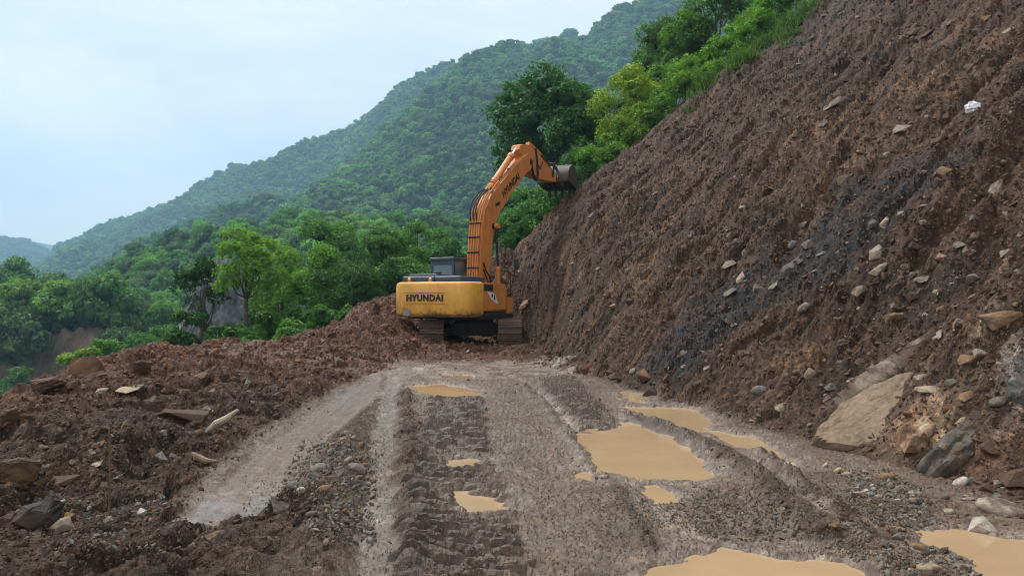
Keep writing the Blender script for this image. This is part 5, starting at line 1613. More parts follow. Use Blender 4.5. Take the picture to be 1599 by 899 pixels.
# ------------------------------------------------------------------ air
def haze():
    mb = MB().box((-2600, -60, -14), (2600, 3300, 0))
    for v in mb.bm.verts:
        if v.co.z > -1: v.co.z = 640
    o = mb.build("haze", None)
    m = bpy.data.materials.new("haze_air"); m.use_nodes = True; n, l = m.node_tree.nodes, m.node_tree.links
    n.clear(); out = n.new("ShaderNodeOutputMaterial"); v = n.new("ShaderNodeVolumePrincipled")
    v.inputs['Color'].default_value = (.48, .74, 1.0, 1); v.inputs['Density'].default_value = HAZE; v.inputs['Anisotropy'].default_value = .2
    l.new(v.outputs[0], out.inputs['Volume']); o.data.materials.append(m)
    tag(o, "thin bluish air between the road and the mountain", kind='stuff')
HAZE = .00037
haze()
#==PART4==
# ------------------------------------------------------------------ rocks one can point to
def boulder_mesh(name, seed):
    r = np.random.default_rng(seed)
    bm = bmesh.new()
    for k in range(16):
        p = r.normal(size=3); p /= np.linalg.norm(p)
        bm.verts.new([p[i] * (.5, .40, .33)[i] * r.uniform(.85, 1.05) for i in range(3)])
    res = bmesh.ops.convex_hull(bm, input=bm.verts)
    bmesh.ops.delete(bm, geom=[g for g in res['geom_interior'] if isinstance(g, bmesh.types.BMVert)], context='VERTS')
    bmesh.ops.bevel(bm, geom=list(bm.edges), offset=.03, segments=2, affect='EDGES', clamp_overlap=True)
    bmesh.ops.triangulate(bm, faces=bm.faces)
    for i in range(2): bmesh.ops.subdivide_edges(bm, edges=[e_ for e_ in bm.edges if e_.calc_length() > .07], cuts=1, use_grid_fill=True)
    bmesh.ops.triangulate(bm, faces=bm.faces)
    bm.normal_update()
    P = np.array([v.co[:] for v in bm.verts])
    f, _ = facets(P[:, 0] * 6 + P[:, 1] * 3, P[:, 2] * 7 + P[:, 1] * 2, seed % 50)
    g = fbm(P[:, 0] * 9 + P[:, 1] * 5, P[:, 2] * 9 - P[:, 1] * 3, seed % 40, 3)
    for v, a, b_ in zip(bm.verts, f, g): v.co += v.normal * (.020 * a + .022 * b_)
    me = bpy.data.meshes.new(name); bm.to_mesh(me); bm.free(); me.update()
    return me
BOULDERS = [boulder_mesh("boulder_stone", 900 + i) for i in range(5)]
for k in ('angular', 'flat', 'round'):
    for i, q in enumerate(list(STONES[k])):
        if q.materials and q.materials[0] != M_STONE:
            q = q.copy(); q.materials.clear()
        if not q.materials: q.materials.append(M_STONE)
        STONES[k][i] = q
for q in BOULDERS: q.materials.append(M_STONE)
CL = dict(pale=(.34, .30, .25), grey=(.20, .19, .175), tan=(.27, .18, .11), dark=(.060, .052, .050), blue=(.19, .215, .22), white=(.52, .50, .46),
          rust=(.20, .10, .055), brown=(.115, .075, .052), cream=(.42, .36, .27))
_sr = np.random.default_rng(77)
def rock(px, py, w, kind, color, label, tilt=None, name="rock", group=None, cat=None, sink=.30, stretch=1.0, flatz=1.0):
    X, Y, Z, ok = hit([px], [py])
    if not ok[0]: return None
    x, y, z = float(X[0]), float(Y[0]), float(Z[0])
    s = w * math.hypot(x, y) / FPX
    nrm = Vector(surf_normal(X, Y, max(.1, s * .5))[0])
    t = math.radians(_sr.uniform(5, 45) if tilt is None else tilt)
    right = Vector((1, 0, 0)) if abs(x) < .01 else Vector((y, -x, 0)).normalized()
    ax = right * math.cos(t) + Vector((0, 0, 1)) * math.sin(t)
    zz = (nrm - ax * nrm.dot(ax)); zz.normalize()
    zz = (zz + Vector(_sr.normal(size=3) * .12)).normalized(); zz = (zz - ax * zz.dot(ax)).normalized()
    yy = zz.cross(ax)
    R = Matrix((ax, yy, zz)).transposed()
    src = {'boulder': BOULDERS}.get(kind) or STONES[kind]
    o = bpy.data.objects.new(name, src[int(_sr.integers(0, len(src)))]); COL.objects.link(o)
    th = {'boulder': .33, 'flat': .12, 'angular': .25, 'round': .24}[kind] * s * flatz
    p = Vector((x, y, z)) + nrm * th * (1 - sink * 2.2)
    o.matrix_world = Matrix.LocRotScale(p, R.to_quaternion(), Vector((s * 1.05 * stretch, s * 1.05, s * 1.05 * flatz)))
    c = CL[color] if isinstance(color, str) else color
    k = _sr.uniform(.88, 1.12); k *= .86 if kind != 'round' else .95; o.color = (c[0] * k, c[1] * k, c[2] * k, 1)
    tag(o, label, cat or name.replace('_', ' '), group)
    return o

NAMED = [
 (1302, 165, 34, 'flat', 'pale', "long pale flat shard jutting from the upper slope, its tip to the right", 35, 1.2),
 (1408, 201, 24, 'flat', 'pale', "small pale flat stone right of the ochre scar high on the slope", 12, 1.1),
 (1475, 271, 24, 'angular', 'tan', "tan block like stone on the upper right slope under the ochre patch", 5, 1),
 (1468, 222, 26, 'boulder', 'brown', "rounded brown rock on the slope left of the tan block", 40, 1),
 (1320, 278, 34, 'flat', 'brown', "flat brown slab at the top end of the black shale band", 35, 1),
 (1285, 196, 15, 'angular', 'pale', "narrow pale stone inside the ochre hollow below the long shard", 60, 1),
 (1448, 55, 26, 'flat', 'brown', "brown slab high on the slope near the top of the frame", 30, 1),
 (1425, 52, 22, 'flat', 'brown', "thin brown slab left of the high brown slab", 20, 1),
 (1482, 38, 20, 'flat', 'grey', "grey flake near the top edge of the slope", 15, 1),
 (1575, 50, 18, 'flat', 'cream', "cream flake at the right edge near the top", 30, 1),
 (1512, 105, 26, 'flat', 'brown', "brown slab right of the upper ochre patch", 45, 1),
 (1550, 300, 30, 'flat', 'pale', "leaning pale slab near the right edge of the frame", 48, 1.1),
 (1565, 280, 18, 'angular', 'grey', "grey stone just above the leaning pale slab", 20, 1),
 (1435, 320, 34, 'boulder', 'brown', "smooth brown boulder half buried right of the wet black pocket", 50, 1),
 (1384, 350, 20, 'angular', 'cream', "blocky cream stone over the wet black pocket", 70, 1),
 (1362, 352, 16, 'angular', 'grey', "grey stone touching the blocky cream stone", 50, 1),
 (1370, 400, 28, 'angular', 'pale', "large pale broken stone right of the wet black pocket", 50, 1),
 (1370, 424, 26, 'flat', 'pale', "pale oblong stone below the large broken one", 35, 1.2),
 (1405, 425, 20, 'flat', 'tan', "tan stone right of the pale oblong one", 50, 1),
 (1428, 430, 16, 'angular', 'grey', "pointed grey stone right of the tan stone", 30, 1),
 (1443, 325, 14, 'angular', 'grey', "small grey stone tucked by the brown boulder", 10, 1),
 (1140, 372, 17, 'angular', 'pale', "left one of a pair of pale stones in the middle of the slope", 60, 1),
 (1151, 377, 15, 'angular', 'pale', "right one of the pair of pale stones in the middle of the slope", 70, 1),
 (1237, 384, 17, 'round', 'blue', "rounded blue grey stone alone above the black band", 30, 1),
 (1250, 353, 20, 'flat', 'pale', "thin pale stone up slope from the rounded blue grey one", 35, 1),
 (1136, 415, 30, 'flat', 'pale', "long thin pale stone at the upper left of the black band", 25, 1.1),
 (1237, 417, 36, 'flat', 'grey', "long grey slab lying down the middle of the black band", 38, 1.25),
 (1178, 408, 34, 'flat', 'brown', "brown triangular slab in the black band", 15, 1),
 (1158, 436, 24, 'flat', 'cream', "cream capped upright stone beside a dark hollow in the black band", 55, 1),
 (1140, 458, 28, 'flat', 'grey', "grey slab left of the dark hollow", 40, 1),
 (1183, 452, 22, 'angular', 'grey', "mottled grey stone right of the dark hollow", 30, 1),
 (1208, 448, 20, 'flat', 'pale', "thin pale sliver right of the mottled grey stone", 40, 1.2),
 (1255, 482, 20, 'round', 'grey', "rounded grey stone in the lower middle of the slope", 40, 1),
 (1342, 458, 22, 'angular', 'pale', "pale triangular stone low on the slope right of centre", 55, 1),
 (1395, 498, 30, 'boulder', 'tan', "tan knobby rock above the great boulder", 20, 1),
 (1424, 465, 22, 'angular', 'brown', "brown lump at the right end of the rubble", 40, 1),
 (1440, 438, 26, 'flat', 'grey', "grey slab edge beside the right hand rubble", 10, 1),
 (1500, 478, 22, 'flat', 'pale', "pale flake above the earth mound at the right", 20, 1),
 (1560, 500, 42, 'flat', 'tan', "broad tan slab capping the earth mound at the right edge", 10, 1.2),
 (1595, 610, 46, 'boulder', 'blue', "blue grey boulder cut by the right edge of the frame", 80, 1),
 (1265, 592, 28, 'angular', 'cream', "upright pointed pale stone standing at the foot of the slope", 70, 1),
 (1222, 639, 23, 'angular', 'cream', "square cream stone at the foot of the slope above the long puddle", 10, 1),
 (1188, 611, 24, 'round', 'blue', "blue grey cobble left of the upright pointed stone", 10, 1),
 (1297, 606, 17, 'angular', 'grey', "dull grey cube right of the upright pointed stone", 20, 1),
 (1018, 616, 34, 'angular', 'dark', "dark squared block on the far shore of the upper puddle", 3, 1.0),
 (1010, 588, 30, 'angular', 'rust', "reddish brown pyramid shaped rock behind the dark block", 15, 1),
 (918, 577, 24, 'angular', 'rust', "reddish rock at the slope foot left of the pyramid rock", 20, 1),
 (960, 590, 20, 'angular', 'brown', "brown lump between the two reddish rocks", 10, 1),
 (820, 476, 24, 'flat', 'tan', "leaning tan slab beside the excavator's right track", 50, 1.2),
 (895, 455, 22, 'boulder', 'brown', "brown rock in the cut face right of the excavator", 30, 1),
 (1010, 430, 26, 'boulder', 'tan', "ochre lump on the slope right of the excavator", 60, 1),
 (985, 470, 16, 'angular', 'dark', "dark stone below the ochre lump", 40, 1),
 (1160, 325, 14, 'angular', 'cream', "small cream stone by a dark crack in the middle slope", 50, 1),
 (1562, 798, 46, 'round', 'pale', "big smooth oblong cobble above the right hand puddle", 170, 1.2),
 (1534, 826, 40, 'angular', 'white', "white jagged stone sitting in the right hand puddle", 5, 1.1),
 (1499, 756, 24, 'round', 'white', "white egg shaped cobble under the great boulder", 40, 1),
 (1480, 800, 17, 'round', 'cream', "cream cobble left of the big smooth oblong one", 20, 1),
 (1509, 780, 18, 'flat', 'pale', "pale flat stone between the white egg and the oblong cobble", 10, 1),
 (1558, 757, 18, 'angular', 'pale', "pale pointed stone right of the white egg cobble", 60, 1),
 (1539, 764, 22, 'angular', 'brown', "brown block left of the pale pointed stone", 5, 1),
 (1585, 752, 36, 'angular', 'brown', "large brown block at the right edge above the cobbles", 15, 1),
 (1384, 747, 24, 'round', 'tan', "rusty tan cobble in front of the great boulder", 10, 1),
 (1425, 785, 20, 'round', 'pale', "pale round cobble at the end of the stone heap", 20, 1),
 (1288, 730, 13, 'round', 'white', "small white cobble on the rim of the long puddle", 60, 1),
 (1307, 736, 14, 'round', 'cream', "cream cobble beside the small white one", 40, 1),
 (1283, 820, 28, 'angular', 'pale', "pale angular stone between the bottom puddle and the ridge", 30, 1),
 (1300, 821, 20, 'angular', 'tan', "tan stone touching the pale angular one", 10, 1),
 (1313, 823, 14, 'angular', 'grey', "grey chip right of the tan stone", 20, 1),
 (1434, 858, 24, 'round', 'tan', "tan oval cobble between the two bottom right puddles", 160, 1),
 (1400, 836, 20, 'round', 'brown', "brown oval cobble up track from the tan oval one", 150, 1),
 (1452, 891, 30, 'round', 'cream', "cream oblong cobble at the bottom edge right of centre", 5, 1.1),
 (1374, 886, 18, 'round', 'pale', "pale cobble at the shore of the bottom puddle", 60, 1),
 (1524, 868, 18, 'round', 'grey', "grey upright cobble at the left shore of the right hand puddle", 80, 1),
 (1505, 865, 20, 'round', 'grey', "grey cobble left of the upright grey one", 20, 1),
 (1510, 888, 16, 'angular', 'rust', "brick red stone by the bottom of the right hand puddle", 10, 1),
 (944, 746, 15, 'round', 'pale', "single pale pebble lying left of the big puddle", 0, 1),
 # left bank
 (318, 590, 32, 'boulder', 'tan', "squat greenish tan rock on the berm below the slim trees", 30, 1),
 (388, 606, 22, 'angular', 'grey', "grey stone right of the squat greenish tan rock", 80, 1),
 (202, 611, 42, 'flat', 'cream', "broad cream slab lying flat on the left berm", 8, 1.1),
 (160, 610, 24, 'flat', 'pale', "pale stone left of the broad cream slab", 15, 1),
 (216, 577, 36, 'boulder', 'brown', "brown boulder with a shaded underside near the berm's top", 15, 1),
 (138, 582, 62, 'boulder', (.17, .10, .062), "largest brown boulder on the crest of the left berm", 35, 1),
 (78, 606, 50, 'boulder', 'brown', "dark brown boulder at the far left end of the berm's crest", 10, 1),
 (285, 652, 66, 'flat', 'brown', "long dark brown slab with a black hollow under it, mid left", 172, 1.1),
 (232, 640, 44, 'boulder', 'brown', "low brown rock left of the long dark slab", 10, 1),
 (350, 665, 20, 'angular', 'brown', "brown stone right of the long dark slab", 30, 1),
 (8, 655, 36, 'boulder', 'tan', "tan rock cut by the left frame edge, mid height", 40, 1),
 (14, 745, 66, 'boulder', (.16, .105, .06), "ochre brown boulder at the left frame edge over a dark hollow", 10, 1.1),
 (150, 727, 22, 'flat', 'cream', "small cream wedge stone left of the wooden stake", 15, 1),
 (58, 728, 18, 'flat', 'pale', "pale splinter stone right of the ochre brown boulder", 150, 1.1),
 (92, 752, 40, 'flat', 'brown', "long low brown slab below the pale splinter", 10, 1.2),
 (64, 812, 64, 'boulder', 'dark', "big dark grey boulder at the lower left", 5, 1.0),
 (96, 826, 32, 'angular', 'pale', "pale wedge rock in front of the big dark boulder", 20, 1),
 (40, 804, 26, 'angular', 'tan', "tan stone behind the big dark boulder", 10, 1),
 (14, 818, 34, 'boulder', 'brown', "brown rock at the lower left corner", 10, 1),
 (225, 800, 22, 'angular', 'white', "bright white stone left of the smooth track's near end", 50, 1),
 (214, 790, 14, 'angular', 'grey', "grey stone touching the bright white one", 30, 1),
 (250, 775, 28, 'flat', 'blue', "blue grey slab above the bright white stone", 10, 1),
 (112, 806, 24, 'angular', 'tan', "ochre stone right of the big dark boulder", 60, 1),
 (92, 789, 18, 'angular', 'cream', "cream chip above the big dark boulder", 70, 1),
 (268, 714, 16, 'angular', 'grey', "grey pebble right of the wooden stake", 20, 1),
 (332, 838, 30, 'flat', 'tan', "tan flat stone right of the smooth track's near end", 15, 1),
 # pebble bank
 (457, 760, 20, 'round', 'blue', "sky blue cobble at the left end of the pebble bank", 15, 1.1),
 (487, 804, 17, 'round', 'blue', "lone pale blue flat cobble below the pebble bank", 3, 1.1),
 (470, 766, 14, 'round', 'white', "white cobble beside the sky blue one", 10, 1),
 (497, 732, 26, 'round', 'grey', "large grey green cobble in the upper pebble bank", 15, 1),
 (555, 735, 32, 'round', 'grey', "largest grey cobble at the right of the pebble bank", 160, 1),
 (540, 677, 14, 'round', 'grey', "grey cobble crowning the far end of the pebble bank", 10, 1),
 (434, 788, 46, 'flat', 'grey', "mud coated flat stone left of the blue cobbles", 170, 1.1),
 (505, 764, 22, 'round', 'tan', "tan cobble in the front of the pebble bank", 5, 1),
 (570, 830, 30, 'flat', 'blue', "flat blue grey stone low beside the narrow rut", 160, 1.1),
]
for (px, py, w, kind, col, lab, tilt, st) in NAMED:
    rock(px, py, w, kind, col, lab, tilt, name={'boulder': 'boulder', 'round': 'cobble'}.get(kind, 'stone'), cat={'boulder': 'boulder', 'round': 'cobble'}.get(kind, 'stone'), stretch=st)

def fill_rocks(n, poly, wr, kinds, cols, label, name, group, seed, pw=2.0):
    global _sr
    r = np.random.default_rng(seed); poly = np.array(poly, float); lo, hi = poly.min(0), poly.max(0); k = 0; used = []
    while k < n:
        p = r.uniform(lo, hi)
        if poly_sd(np.array([p[0]]), np.array([p[1]]), poly)[0] < 0: continue
        w = wr[0] + (wr[1] - wr[0]) * r.random() ** pw
        if any(abs(p[0] - q[0]) < (w + q[2]) * .45 and abs(p[1] - q[1]) < (w + q[2]) * .35 for q in used):
            if r.random() < .8: continue
        used.append((p[0], p[1], w)); k += 1
        kd = kinds[int(r.integers(0, len(kinds)))]; cl = cols[int(r.integers(0, len(cols)))]
        t_ = (w - wr[0]) / (wr[1] - wr[0]); sz = "tiny" if t_ < .12 else "small" if t_ < .4 else "middling" if t_ < .7 else "large"
        up_ = "upper" if p[1] < (lo[1] + hi[1]) / 2 else "lower"; lr_ = "left" if p[0] < lo[0] + (hi[0] - lo[0]) / 3 else ("right" if p[0] > lo[0] + (hi[0] - lo[0]) * 2 / 3 else "middle")
        rock(p[0], p[1], w, kd, cl, "%s %s %s %s, %s %s" % (sz, {'rust': 'rust red', 'blue': 'blue grey'}.get(cl, cl), {'flat': 'flat', 'angular': 'angular', 'round': 'rounded'}[kd], label, up_, lr_), None, name=name, group=group, cat=name)
fill_rocks(46, [(1070, 560), (1040, 520), (1150, 410), (1300, 340), (1450, 400), (1440, 470), (1300, 500), (1150, 560)], (7, 19), ['angular', 'flat'], ['pale', 'grey', 'grey', 'blue', 'brown'],
           "stone in the black shale band", "stone", "stones in the black shale band", 1)
fill_rocks(34, [(1340, 330), (1599, 260), (1599, 470), (1430, 500), (1350, 420)], (8, 24), ['angular', 'flat', 'angular'], ['pale', 'grey', 'tan', 'brown', 'cream'],
           "stone right of the black shale band", "stone", "stones in the right hand rubble", 2)
fill_rocks(34, [(1150, 60), (1300, -5), (1599, 0), (1599, 260), (1330, 320), (1100, 330)], (7, 17), ['flat', 'flat', 'angular'], ['brown', 'tan', 'grey', 'pale'],
           "stone high on the slope", "stone", "stones high on the slope", 3)
fill_rocks(26, [(860, 330), (1080, 180), (1100, 420), (1000, 560), (850, 560)], (7, 14), ['flat', 'angular'], ['brown', 'tan', 'grey', 'pale'],
           "stone on the slope near the excavator", "stone", "stones on the left part of the slope", 4)
fill_rocks(40, [(900, 575), (1060, 560), (1300, 500), (1380, 540), (1280, 650), (1250, 700), (1130, 640)], (7, 20), ['angular', 'flat', 'angular'], ['brown', 'grey', 'rust', 'pale', 'brown'],
           "stone at the slide's foot", "stone", "stones at the foot of the slide", 5)
fill_rocks(52, [(20, 640), (150, 575), (300, 545), (560, 545), (500, 620), (380, 700), (280, 800), (0, 860), (0, 680)], (8, 24), ['angular', 'flat', 'angular'], ['brown', 'grey', 'brown', 'tan', 'rust', 'pale'],
           "stone in the left berm", "stone", "stones in the left berm", 6)
fill_rocks(84, [(478, 700), (535, 672), (578, 700), (585, 770), (560, 830), (500, 790), (455, 770)], (7, 19), ['round', 'round', 'angular'], ['grey', 'blue', 'grey', 'pale', 'tan', 'brown'],
           "cobble in the pebble bank", "cobble", "cobbles in the pebble bank", 7, 1.6)
fill_rocks(46, [(1320, 740), (1360, 735), (1435, 775), (1450, 810), (1400, 815), (1340, 780)], (7, 20), ['angular', 'flat', 'round'], ['pale', 'white', 'grey', 'blue', 'pale'],
           "stone heaped before the great boulder", "stone", "stones heaped before the great boulder", 8, 1.6)
fill_rocks(40, [(1330, 830), (1420, 815), (1530, 870), (1560, 920), (1400, 900)], (7, 18), ['round', 'angular', 'round'], ['grey', 'pale', 'tan', 'brown', 'rust'],
           "cobble between the bottom right puddles", "cobble", "cobbles between the bottom right puddles", 9, 1.6)
fill_rocks(30, [(1430, 745), (1599, 740), (1599, 825), (1440, 818)], (7, 17), ['round', 'angular', 'flat'], ['grey', 'pale', 'tan', 'brown', 'blue'],
           "stone above the right hand puddle", "stone", "stones above the right hand puddle", 10, 1.6)

# --- the great boulder at the toe: a slab whose face is plastered with tan clay
def relief_rock(name, poly, ray_pts, thick, mat, label, cat, step=.03, amp=.03, edge=.16):
    """rock face with real thickness: outline given in the picture, standing on a tilted plane through three known points"""
    A, B, C = [at(*p) for p in ray_pts]
    n = (B - A).cross(C - A).normalized()
    if n.dot(Vector((0, 0, CAMZ)) - A) < 0: n = -n
    e1 = (B - A).normalized(); e2 = n.cross(e1)
    pts = []
    o = Vector((0, 0, CAMZ))
    for px, py in poly:
        d = Vector(ray(px, py)); t = (A - o).dot(n) / d.dot(n); q = o + d * t - A
        pts.append((q.dot(e1), q.dot(e2)))
    a = np.array(pts); lo, hi = a.min(0) - edge * .6, a.max(0) + edge * .6
    gx, gy = np.arange(lo[0], hi[0], step), np.arange(lo[1], hi[1], step)
    U, W = np.meshgrid(gx, gy); U, W = U.ravel(), W.ravel()
    s = poly_sd(U + .06 * fbm(U * 3, W * 3, 601, 3), W + .06 * fbm(U * 3 + 9, W * 3, 602, 3), a)
    f1, _ = facets(U * 2.2, W * 2.2, 33); f2, _ = facets(U * 7, W * 7, 34)
    h = thick * (smooth01(s, -edge * .5, edge) - .5) * 1.0 + amp * (f1 + .5 * fbm(U * 4, W * 4, 603, 4)) + amp * .3 * f2
    P = np.array(A)[None] + U[:, None] * np.array(e1)[None] + W[:, None] * np.array(e2)[None] + h[:, None] * np.array(n)[None]
    k, m = len(gx), len(gy)
    # back side, so the rock is a closed body
    Bk = np.array(A)[None] + U[:, None] * np.array(e1)[None] + W[:, None] * np.array(e2)[None] - (.5 * thick + .25 * thick * smooth01(s, 0, .4))[:, None] * np.array(n)[None]
    i = np.arange(m - 1)[:, None] * k + np.arange(k - 1)[None, :]
    F = np.stack([i, i + 1, i + 1 + k, i + k], -1).reshape(-1, 4)
    inside = (s[F] > -edge * .5).all(1); F = F[inside]
    N = len(P); FB = F[:, ::-1] + N
    me = np_mesh(name, np.concatenate([P, Bk]), np.concatenate([F, FB]), True)
    bm = bmesh.new(); bm.from_mesh(me)
    be = [e_ for e_ in bm.edges if e_.is_boundary]
    half = [e_ for e_ in be if e_.verts[0].index < N]
    bm.verts.ensure_lookup_table()
    for e_ in half:
        a_, b_ = e_.verts[0].index, e_.verts[1].index
        try: bm.faces.new((bm.verts[a_], bm.verts[b_], bm.verts[b_ + N], bm.verts[a_ + N]))
        except ValueError: pass
    loose = [v for v in bm.verts if not v.link_faces]; bmesh.ops.delete(bm, geom=loose, context='VERTS')
    bmesh.ops.recalc_face_normals(bm, faces=bm.faces)
    for f in bm.faces: f.smooth = False
    bm.to_mesh(me); bm.free()
    o_ = link(name, me, mat); tag(o_, label, cat); return o_

def clay_rock_material(name, stops, scale=1.6, second=None):
    m, n, l, b = nt_new(name)
    g = n.new("ShaderNodeNewGeometry")
    n1 = noise_node(n, l, scale, 7, .62, vec=g.outputs['Position'])
    r = ramp(n, l, n1.outputs['Fac'], stops)
    c = r.outputs[0]
    n2 = noise_node(n, l, 22, 5, .7, vec=g.outputs['Position'])
    r2 = ramp(n, l, n2.outputs['Fac'], [(.3, (.7, .7, .7)), (.6, (1.1, 1.1, 1.1))])
    c = mixc(n, l, 'MULTIPLY', 1, c, r2.outputs[0])
    if second:
        n3 = noise_node(n, l, 3.1, 5, .7, vec=g.outputs['Position'])
        r3 = ramp(n, l, n3.outputs['Fac'], [(.56, (0, 0, 0)), (.66, (1, 1, 1))])
        c = mixc(n, l, 'MIX', r3.outputs[0], c, second)
    l.new(c, b.inputs['Base Color']); b.inputs['Roughness'].default_value = .72; b.inputs['Specular IOR Level'].default_value = .25
    bp = n.new("ShaderNodeBump"); bp.inputs['Strength'].default_value = .6; bp.inputs['Distance'].default_value = .02
    l.new(n2.outputs['Fac'], bp.inputs['Height']); l.new(bp.outputs[0], b.inputs['Normal'])
    return m
M_CLAY = clay_rock_material("clay_covered_rock", [(.32, (.13, .10, .08)), (.46, (.21, .148, .096)), (.62, (.265, .185, .118)), (.75, (.32, .24, .155))], 1.6, (.12, .08, .055))
M_RIM = clay_rock_material("weathered_rock", [(.35, (.075, .05, .036)), (.52, (.16, .115, .08)), (.72, (.33, .28, .22))], 5.0, (.08, .05, .034))
M_BLUER = clay_rock_material("blue_grey_rock", [(.3, (.040, .032, .026)), (.5, (.095, .080, .064)), (.7, (.22, .19, .15))], 4.5, (.13, .085, .055))
relief_rock("boulder", [(1264, 690), (1292, 652), (1322, 626), (1362, 604), (1398, 590), (1440, 578), (1428, 606), (1408, 640), (1392, 662), (1404, 684), (1388, 704), (1330, 712), (1290, 706)],
            [(1268, 690, 8.42), (1395, 702, 7.95), (1400, 590, 8.55)], .22, M_CLAY, "great tan clay covered boulder with a smooth flat face at the foot of the slide", "boulder", amp=.016, edge=.07)
relief_rock("rock_ledge", [(1296, 640), (1350, 598), (1405, 560), (1468, 520), (1532, 480), (1566, 488), (1540, 506), (1478, 545), (1430, 580), (1372, 606), (1325, 632)],
            [(1300, 640, 8.62), (1532, 492, 9.15), (1410, 566, 8.85)], .24, M_RIM, "broken ledge of pale rock rising right from the great tan boulder", "rock", amp=.09, edge=.06)
for _px, _py, _w, _k, _c, _l, _t in [(1352, 604, 30, 'flat', 'pale', "flat pale stone at the lower end of the ledge above the great tan boulder", 35), (1392, 572, 26, 'angular', 'tan', "tan stone lodged on the ledge, second from its lower end", 40),
        (1425, 552, 34, 'flat', 'brown', "brown flat stone lodged in the middle of the ledge", 35), (1462, 528, 28, 'flat', 'pale', "pale flat stone in the upper part of the ledge", 35), (1500, 508, 26, 'angular', 'tan', "tan stone near the top of the ledge", 30),
        (1452, 612, 38, 'flat', 'cream', "cream flat stone in the earth right of the great tan boulder's face", 10), (1438, 590, 22, 'flat', 'pale', "pale stone just above the cream flat stone", 15), (1510, 560, 26, 'flat', 'tan', "tan flat stone in the earth mound, upper right", 20),
        (1528, 552, 18, 'angular', 'pale', "small pale stone beside the tan one in the earth mound", 30), (1485, 600, 20, 'angular', 'grey', "grey stone in the middle of the earth mound", 60), (1560, 628, 22, 'round', 'grey', "round grey stone in the mound left of the frame edge", 20),
        (1510, 620, 26, 'flat', 'tan', "tan slab half buried in the middle of the mound", 30), (1528, 648, 24, 'flat', 'brown', "brown flat stone above the dark boulder", 5), (1420, 645, 18, 'angular', 'rust', "rusty stone against the right edge of the tan boulder", 30),
        (1505, 662, 20, 'angular', 'cream', "bright cream stone on top of the dark boulder", 30), (1480, 640, 16, 'angular', 'rust', "orange brown stone over the streaked rock", 30), (1550, 700, 30, 'angular', 'brown', "brown rock right of the dark boulder", 20)]:
    rock(_px, _py, _w, _k, _c, _l, _t, name="stone", cat="stone")
relief_rock("boulder", [(1445, 712), (1470, 682), (1500, 664), (1530, 668), (1545, 700), (1530, 730), (1480, 742), (1455, 735)],
            [(1450, 735, 6.95), (1540, 738, 6.9), (1500, 664, 7.4)], .30, M_BLUER, "dark blue grey boulder right of the great tan one, under the earth mound", "boulder", amp=.085, edge=.08)
relief_rock("boulder", [(1405, 672), (1440, 655), (1470, 650), (1478, 668), (1450, 690), (1415, 698)],
            [(1405, 690, 7.45), (1478, 690, 7.35), (1440, 652, 7.8)], .16, clay_rock_material("ochre_rock", [(.3, (.10, .06, .04)), (.5, (.26, .15, .085)), (.7, (.42, .33, .23))], 5.5, (.085, .055, .038)),
            "orange and cream streaked rock between the tan and the blue grey boulders", "boulder", amp=.07, edge=.06)

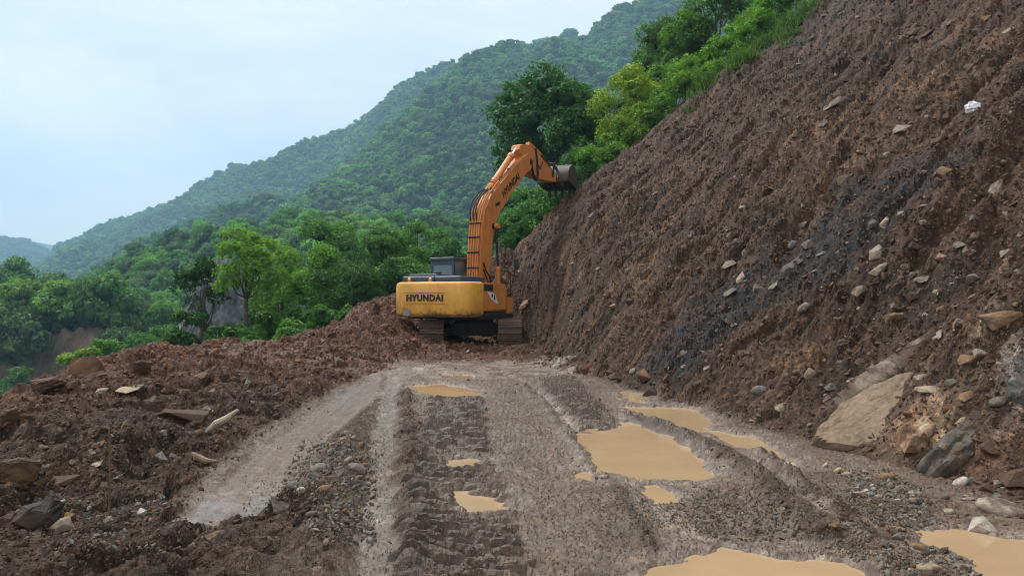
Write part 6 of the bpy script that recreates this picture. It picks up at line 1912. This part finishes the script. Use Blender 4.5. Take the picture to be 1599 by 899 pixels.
# --- odd bits
def near(px, py):
    X, Y, Z, ok = hit([px], [py]); return Vector((float(X[0]), float(Y[0]), float(Z[0])))
def wood_material(name, a, b_):
    m, n, l, b = nt_new(name)
    t = n.new("ShaderNodeTexCoord"); mp_ = n.new("ShaderNodeMapping"); mp_.inputs['Scale'].default_value = (30, 30, 4)
    l.new(t.outputs['Object'], mp_.inputs[0]); n1 = noise_node(n, l, 1.4, 5, .6, vec=mp_.outputs[0])
    r = ramp(n, l, n1.outputs['Fac'], [(.3, a), (.7, b_)]); l.new(r.outputs[0], b.inputs['Base Color']); b.inputs['Roughness'].default_value = .8
    return m
def odd_bits():
    p = near(170, 805); d = math.hypot(p.x, p.y); k = d / FPX
    st = MB().tube([(0, 0, -.15), (.008, 0, 55 * k), (-.004, 0, 118 * k)], [.011, .008, .004], 7)
    o = st.build("wooden_stake", wood_material("stake_wood", (.06, .04, .025), (.17, .115, .065))); o.location = p
    tag(o, "thin upright wooden stick stuck in the earth at the left", "stick")
    p = near(346, 678); k = math.hypot(p.x, p.y) / FPX
    w = MB().tube([(-24 * k, -.02, 0), (-8 * k, 0, 14 * k), (8 * k, 0, 22 * k), (22 * k, .03, 34 * k)], [.012, .045, .04, .015], 8)
    for v in w.bm.verts: v.co.y *= 1.3
    o = w.build("broken_wood", wood_material("split_wood", (.26, .20, .14), (.48, .40, .31)), smooth_angle=20); o.location = p + Vector((0, 0, .01))
    tag(o, "pale splintered chunk of wood lying on the left berm", "wood")
    p = near(312, 722); k = math.hypot(p.x, p.y) / FPX
    w = MB().tube([(-12 * k, 0, 12 * k), (-2 * k, 0, 6 * k), (10 * k, 0, 1 * k), (24 * k, 0, 1 * k)], [.02, .035, .03, .01], 8)
    o = w.build("tree_root", wood_material("root_wood", (.16, .095, .055), (.34, .23, .15)), smooth_angle=20); o.location = p + Vector((0, 0, .01))
    tag(o, "curved tan root piece poking out left of the smooth track", "root")
    p = near(1520, 168); k = p.length / FPX
    g = MB(); bmesh.ops.create_icosphere(g.bm, subdivisions=3, radius=1.0)
    r = np.random.default_rng(8)
    P = np.array([v.co[:] for v in g.bm.verts]); f, _ = facets(P[:, 0] * 2.5 + P[:, 1], P[:, 2] * 2.5, 9)
    for v, a in zip(g.bm.verts, f): v.co = Vector((v.co.x * 9 * k, v.co.y * 5 * k, v.co.z * 7 * k)) * (1 + .35 * a)
    m, n, l, b = nt_new("white_plastic_bag"); b.inputs['Base Color'].default_value = (.85, .86, .88, 1); b.inputs['Roughness'].default_value = .4
    o = g.build("plastic_bag", m, smooth_angle=15); o.location = p; tag(o, "crumpled white plastic bag caught high on the right of the slope", "litter")
    # fallen branch beside the dirt pile left of the excavator
    a, b_ = at(545, 494, 24.2), at(590, 470, 26.2)
    w = MB().tube([a + Vector((0, 0, -.1)), (a + b_) / 2 + Vector((0, 0, .05)), b_], [.05, .04, .025], 8)
    tag(w.build("fallen_branch", M_BARK), "bare branch lying along the top of the dirt pile left of the excavator", "branch")
    # grass sprouting at the upper edge of the slide
    r = np.random.default_rng(31); tufts = []
    for k in range(230):
        px = r.normal(r.choice([1100, 1150, 1185, 1225, 1262]), 9); e_ = np.interp(px, [1075, 1110, 1190, 1240, 1275], [150, 122, 72, 40, 0])
        tufts.append((px, e_ + abs(r.normal()) * 9 - 6))
    T = np.array(tufts); X, Y, Z, ok = hit(T[:, 0], T[:, 1]); X, Y, Z = X[ok], Y[ok], Z[ok]
    n = len(X); nb = 26
    base = np.repeat(np.stack([X, Y, Z], 1), nb, 0) + r.normal(size=(n * nb, 3)) * [.16, .16, .02]
    h = (.15 + .5 * r.random(n * nb) ** 2)[:, None]; dr = r.normal(size=(n * nb, 3)) * .35; dr[:, 2] = 1
    side = np.stack([np.cos(a_ := r.random(n * nb) * 6.28), np.sin(a_), np.zeros(n * nb)], 1) * .018
    tip = base + dr * h + [0, 0, -.08]
    V = np.stack([base - side, base + side, (base + tip) / 2 + side * .8 + [0, 0, .06], tip], 1).reshape(-1, 3)
    me = np_mesh("grass_tufts", V, np.arange(n * nb * 4).reshape(-1, 4), False)
    add_attr(me, 'tone', np.repeat(r.random(n * nb), 4))
    o = link("grass_tufts", me, M_LEAF); o.color = (.085, .165, .032, 1); tag(o, "bright grass along the upper edge of the slide", kind='stuff')
odd_bits()
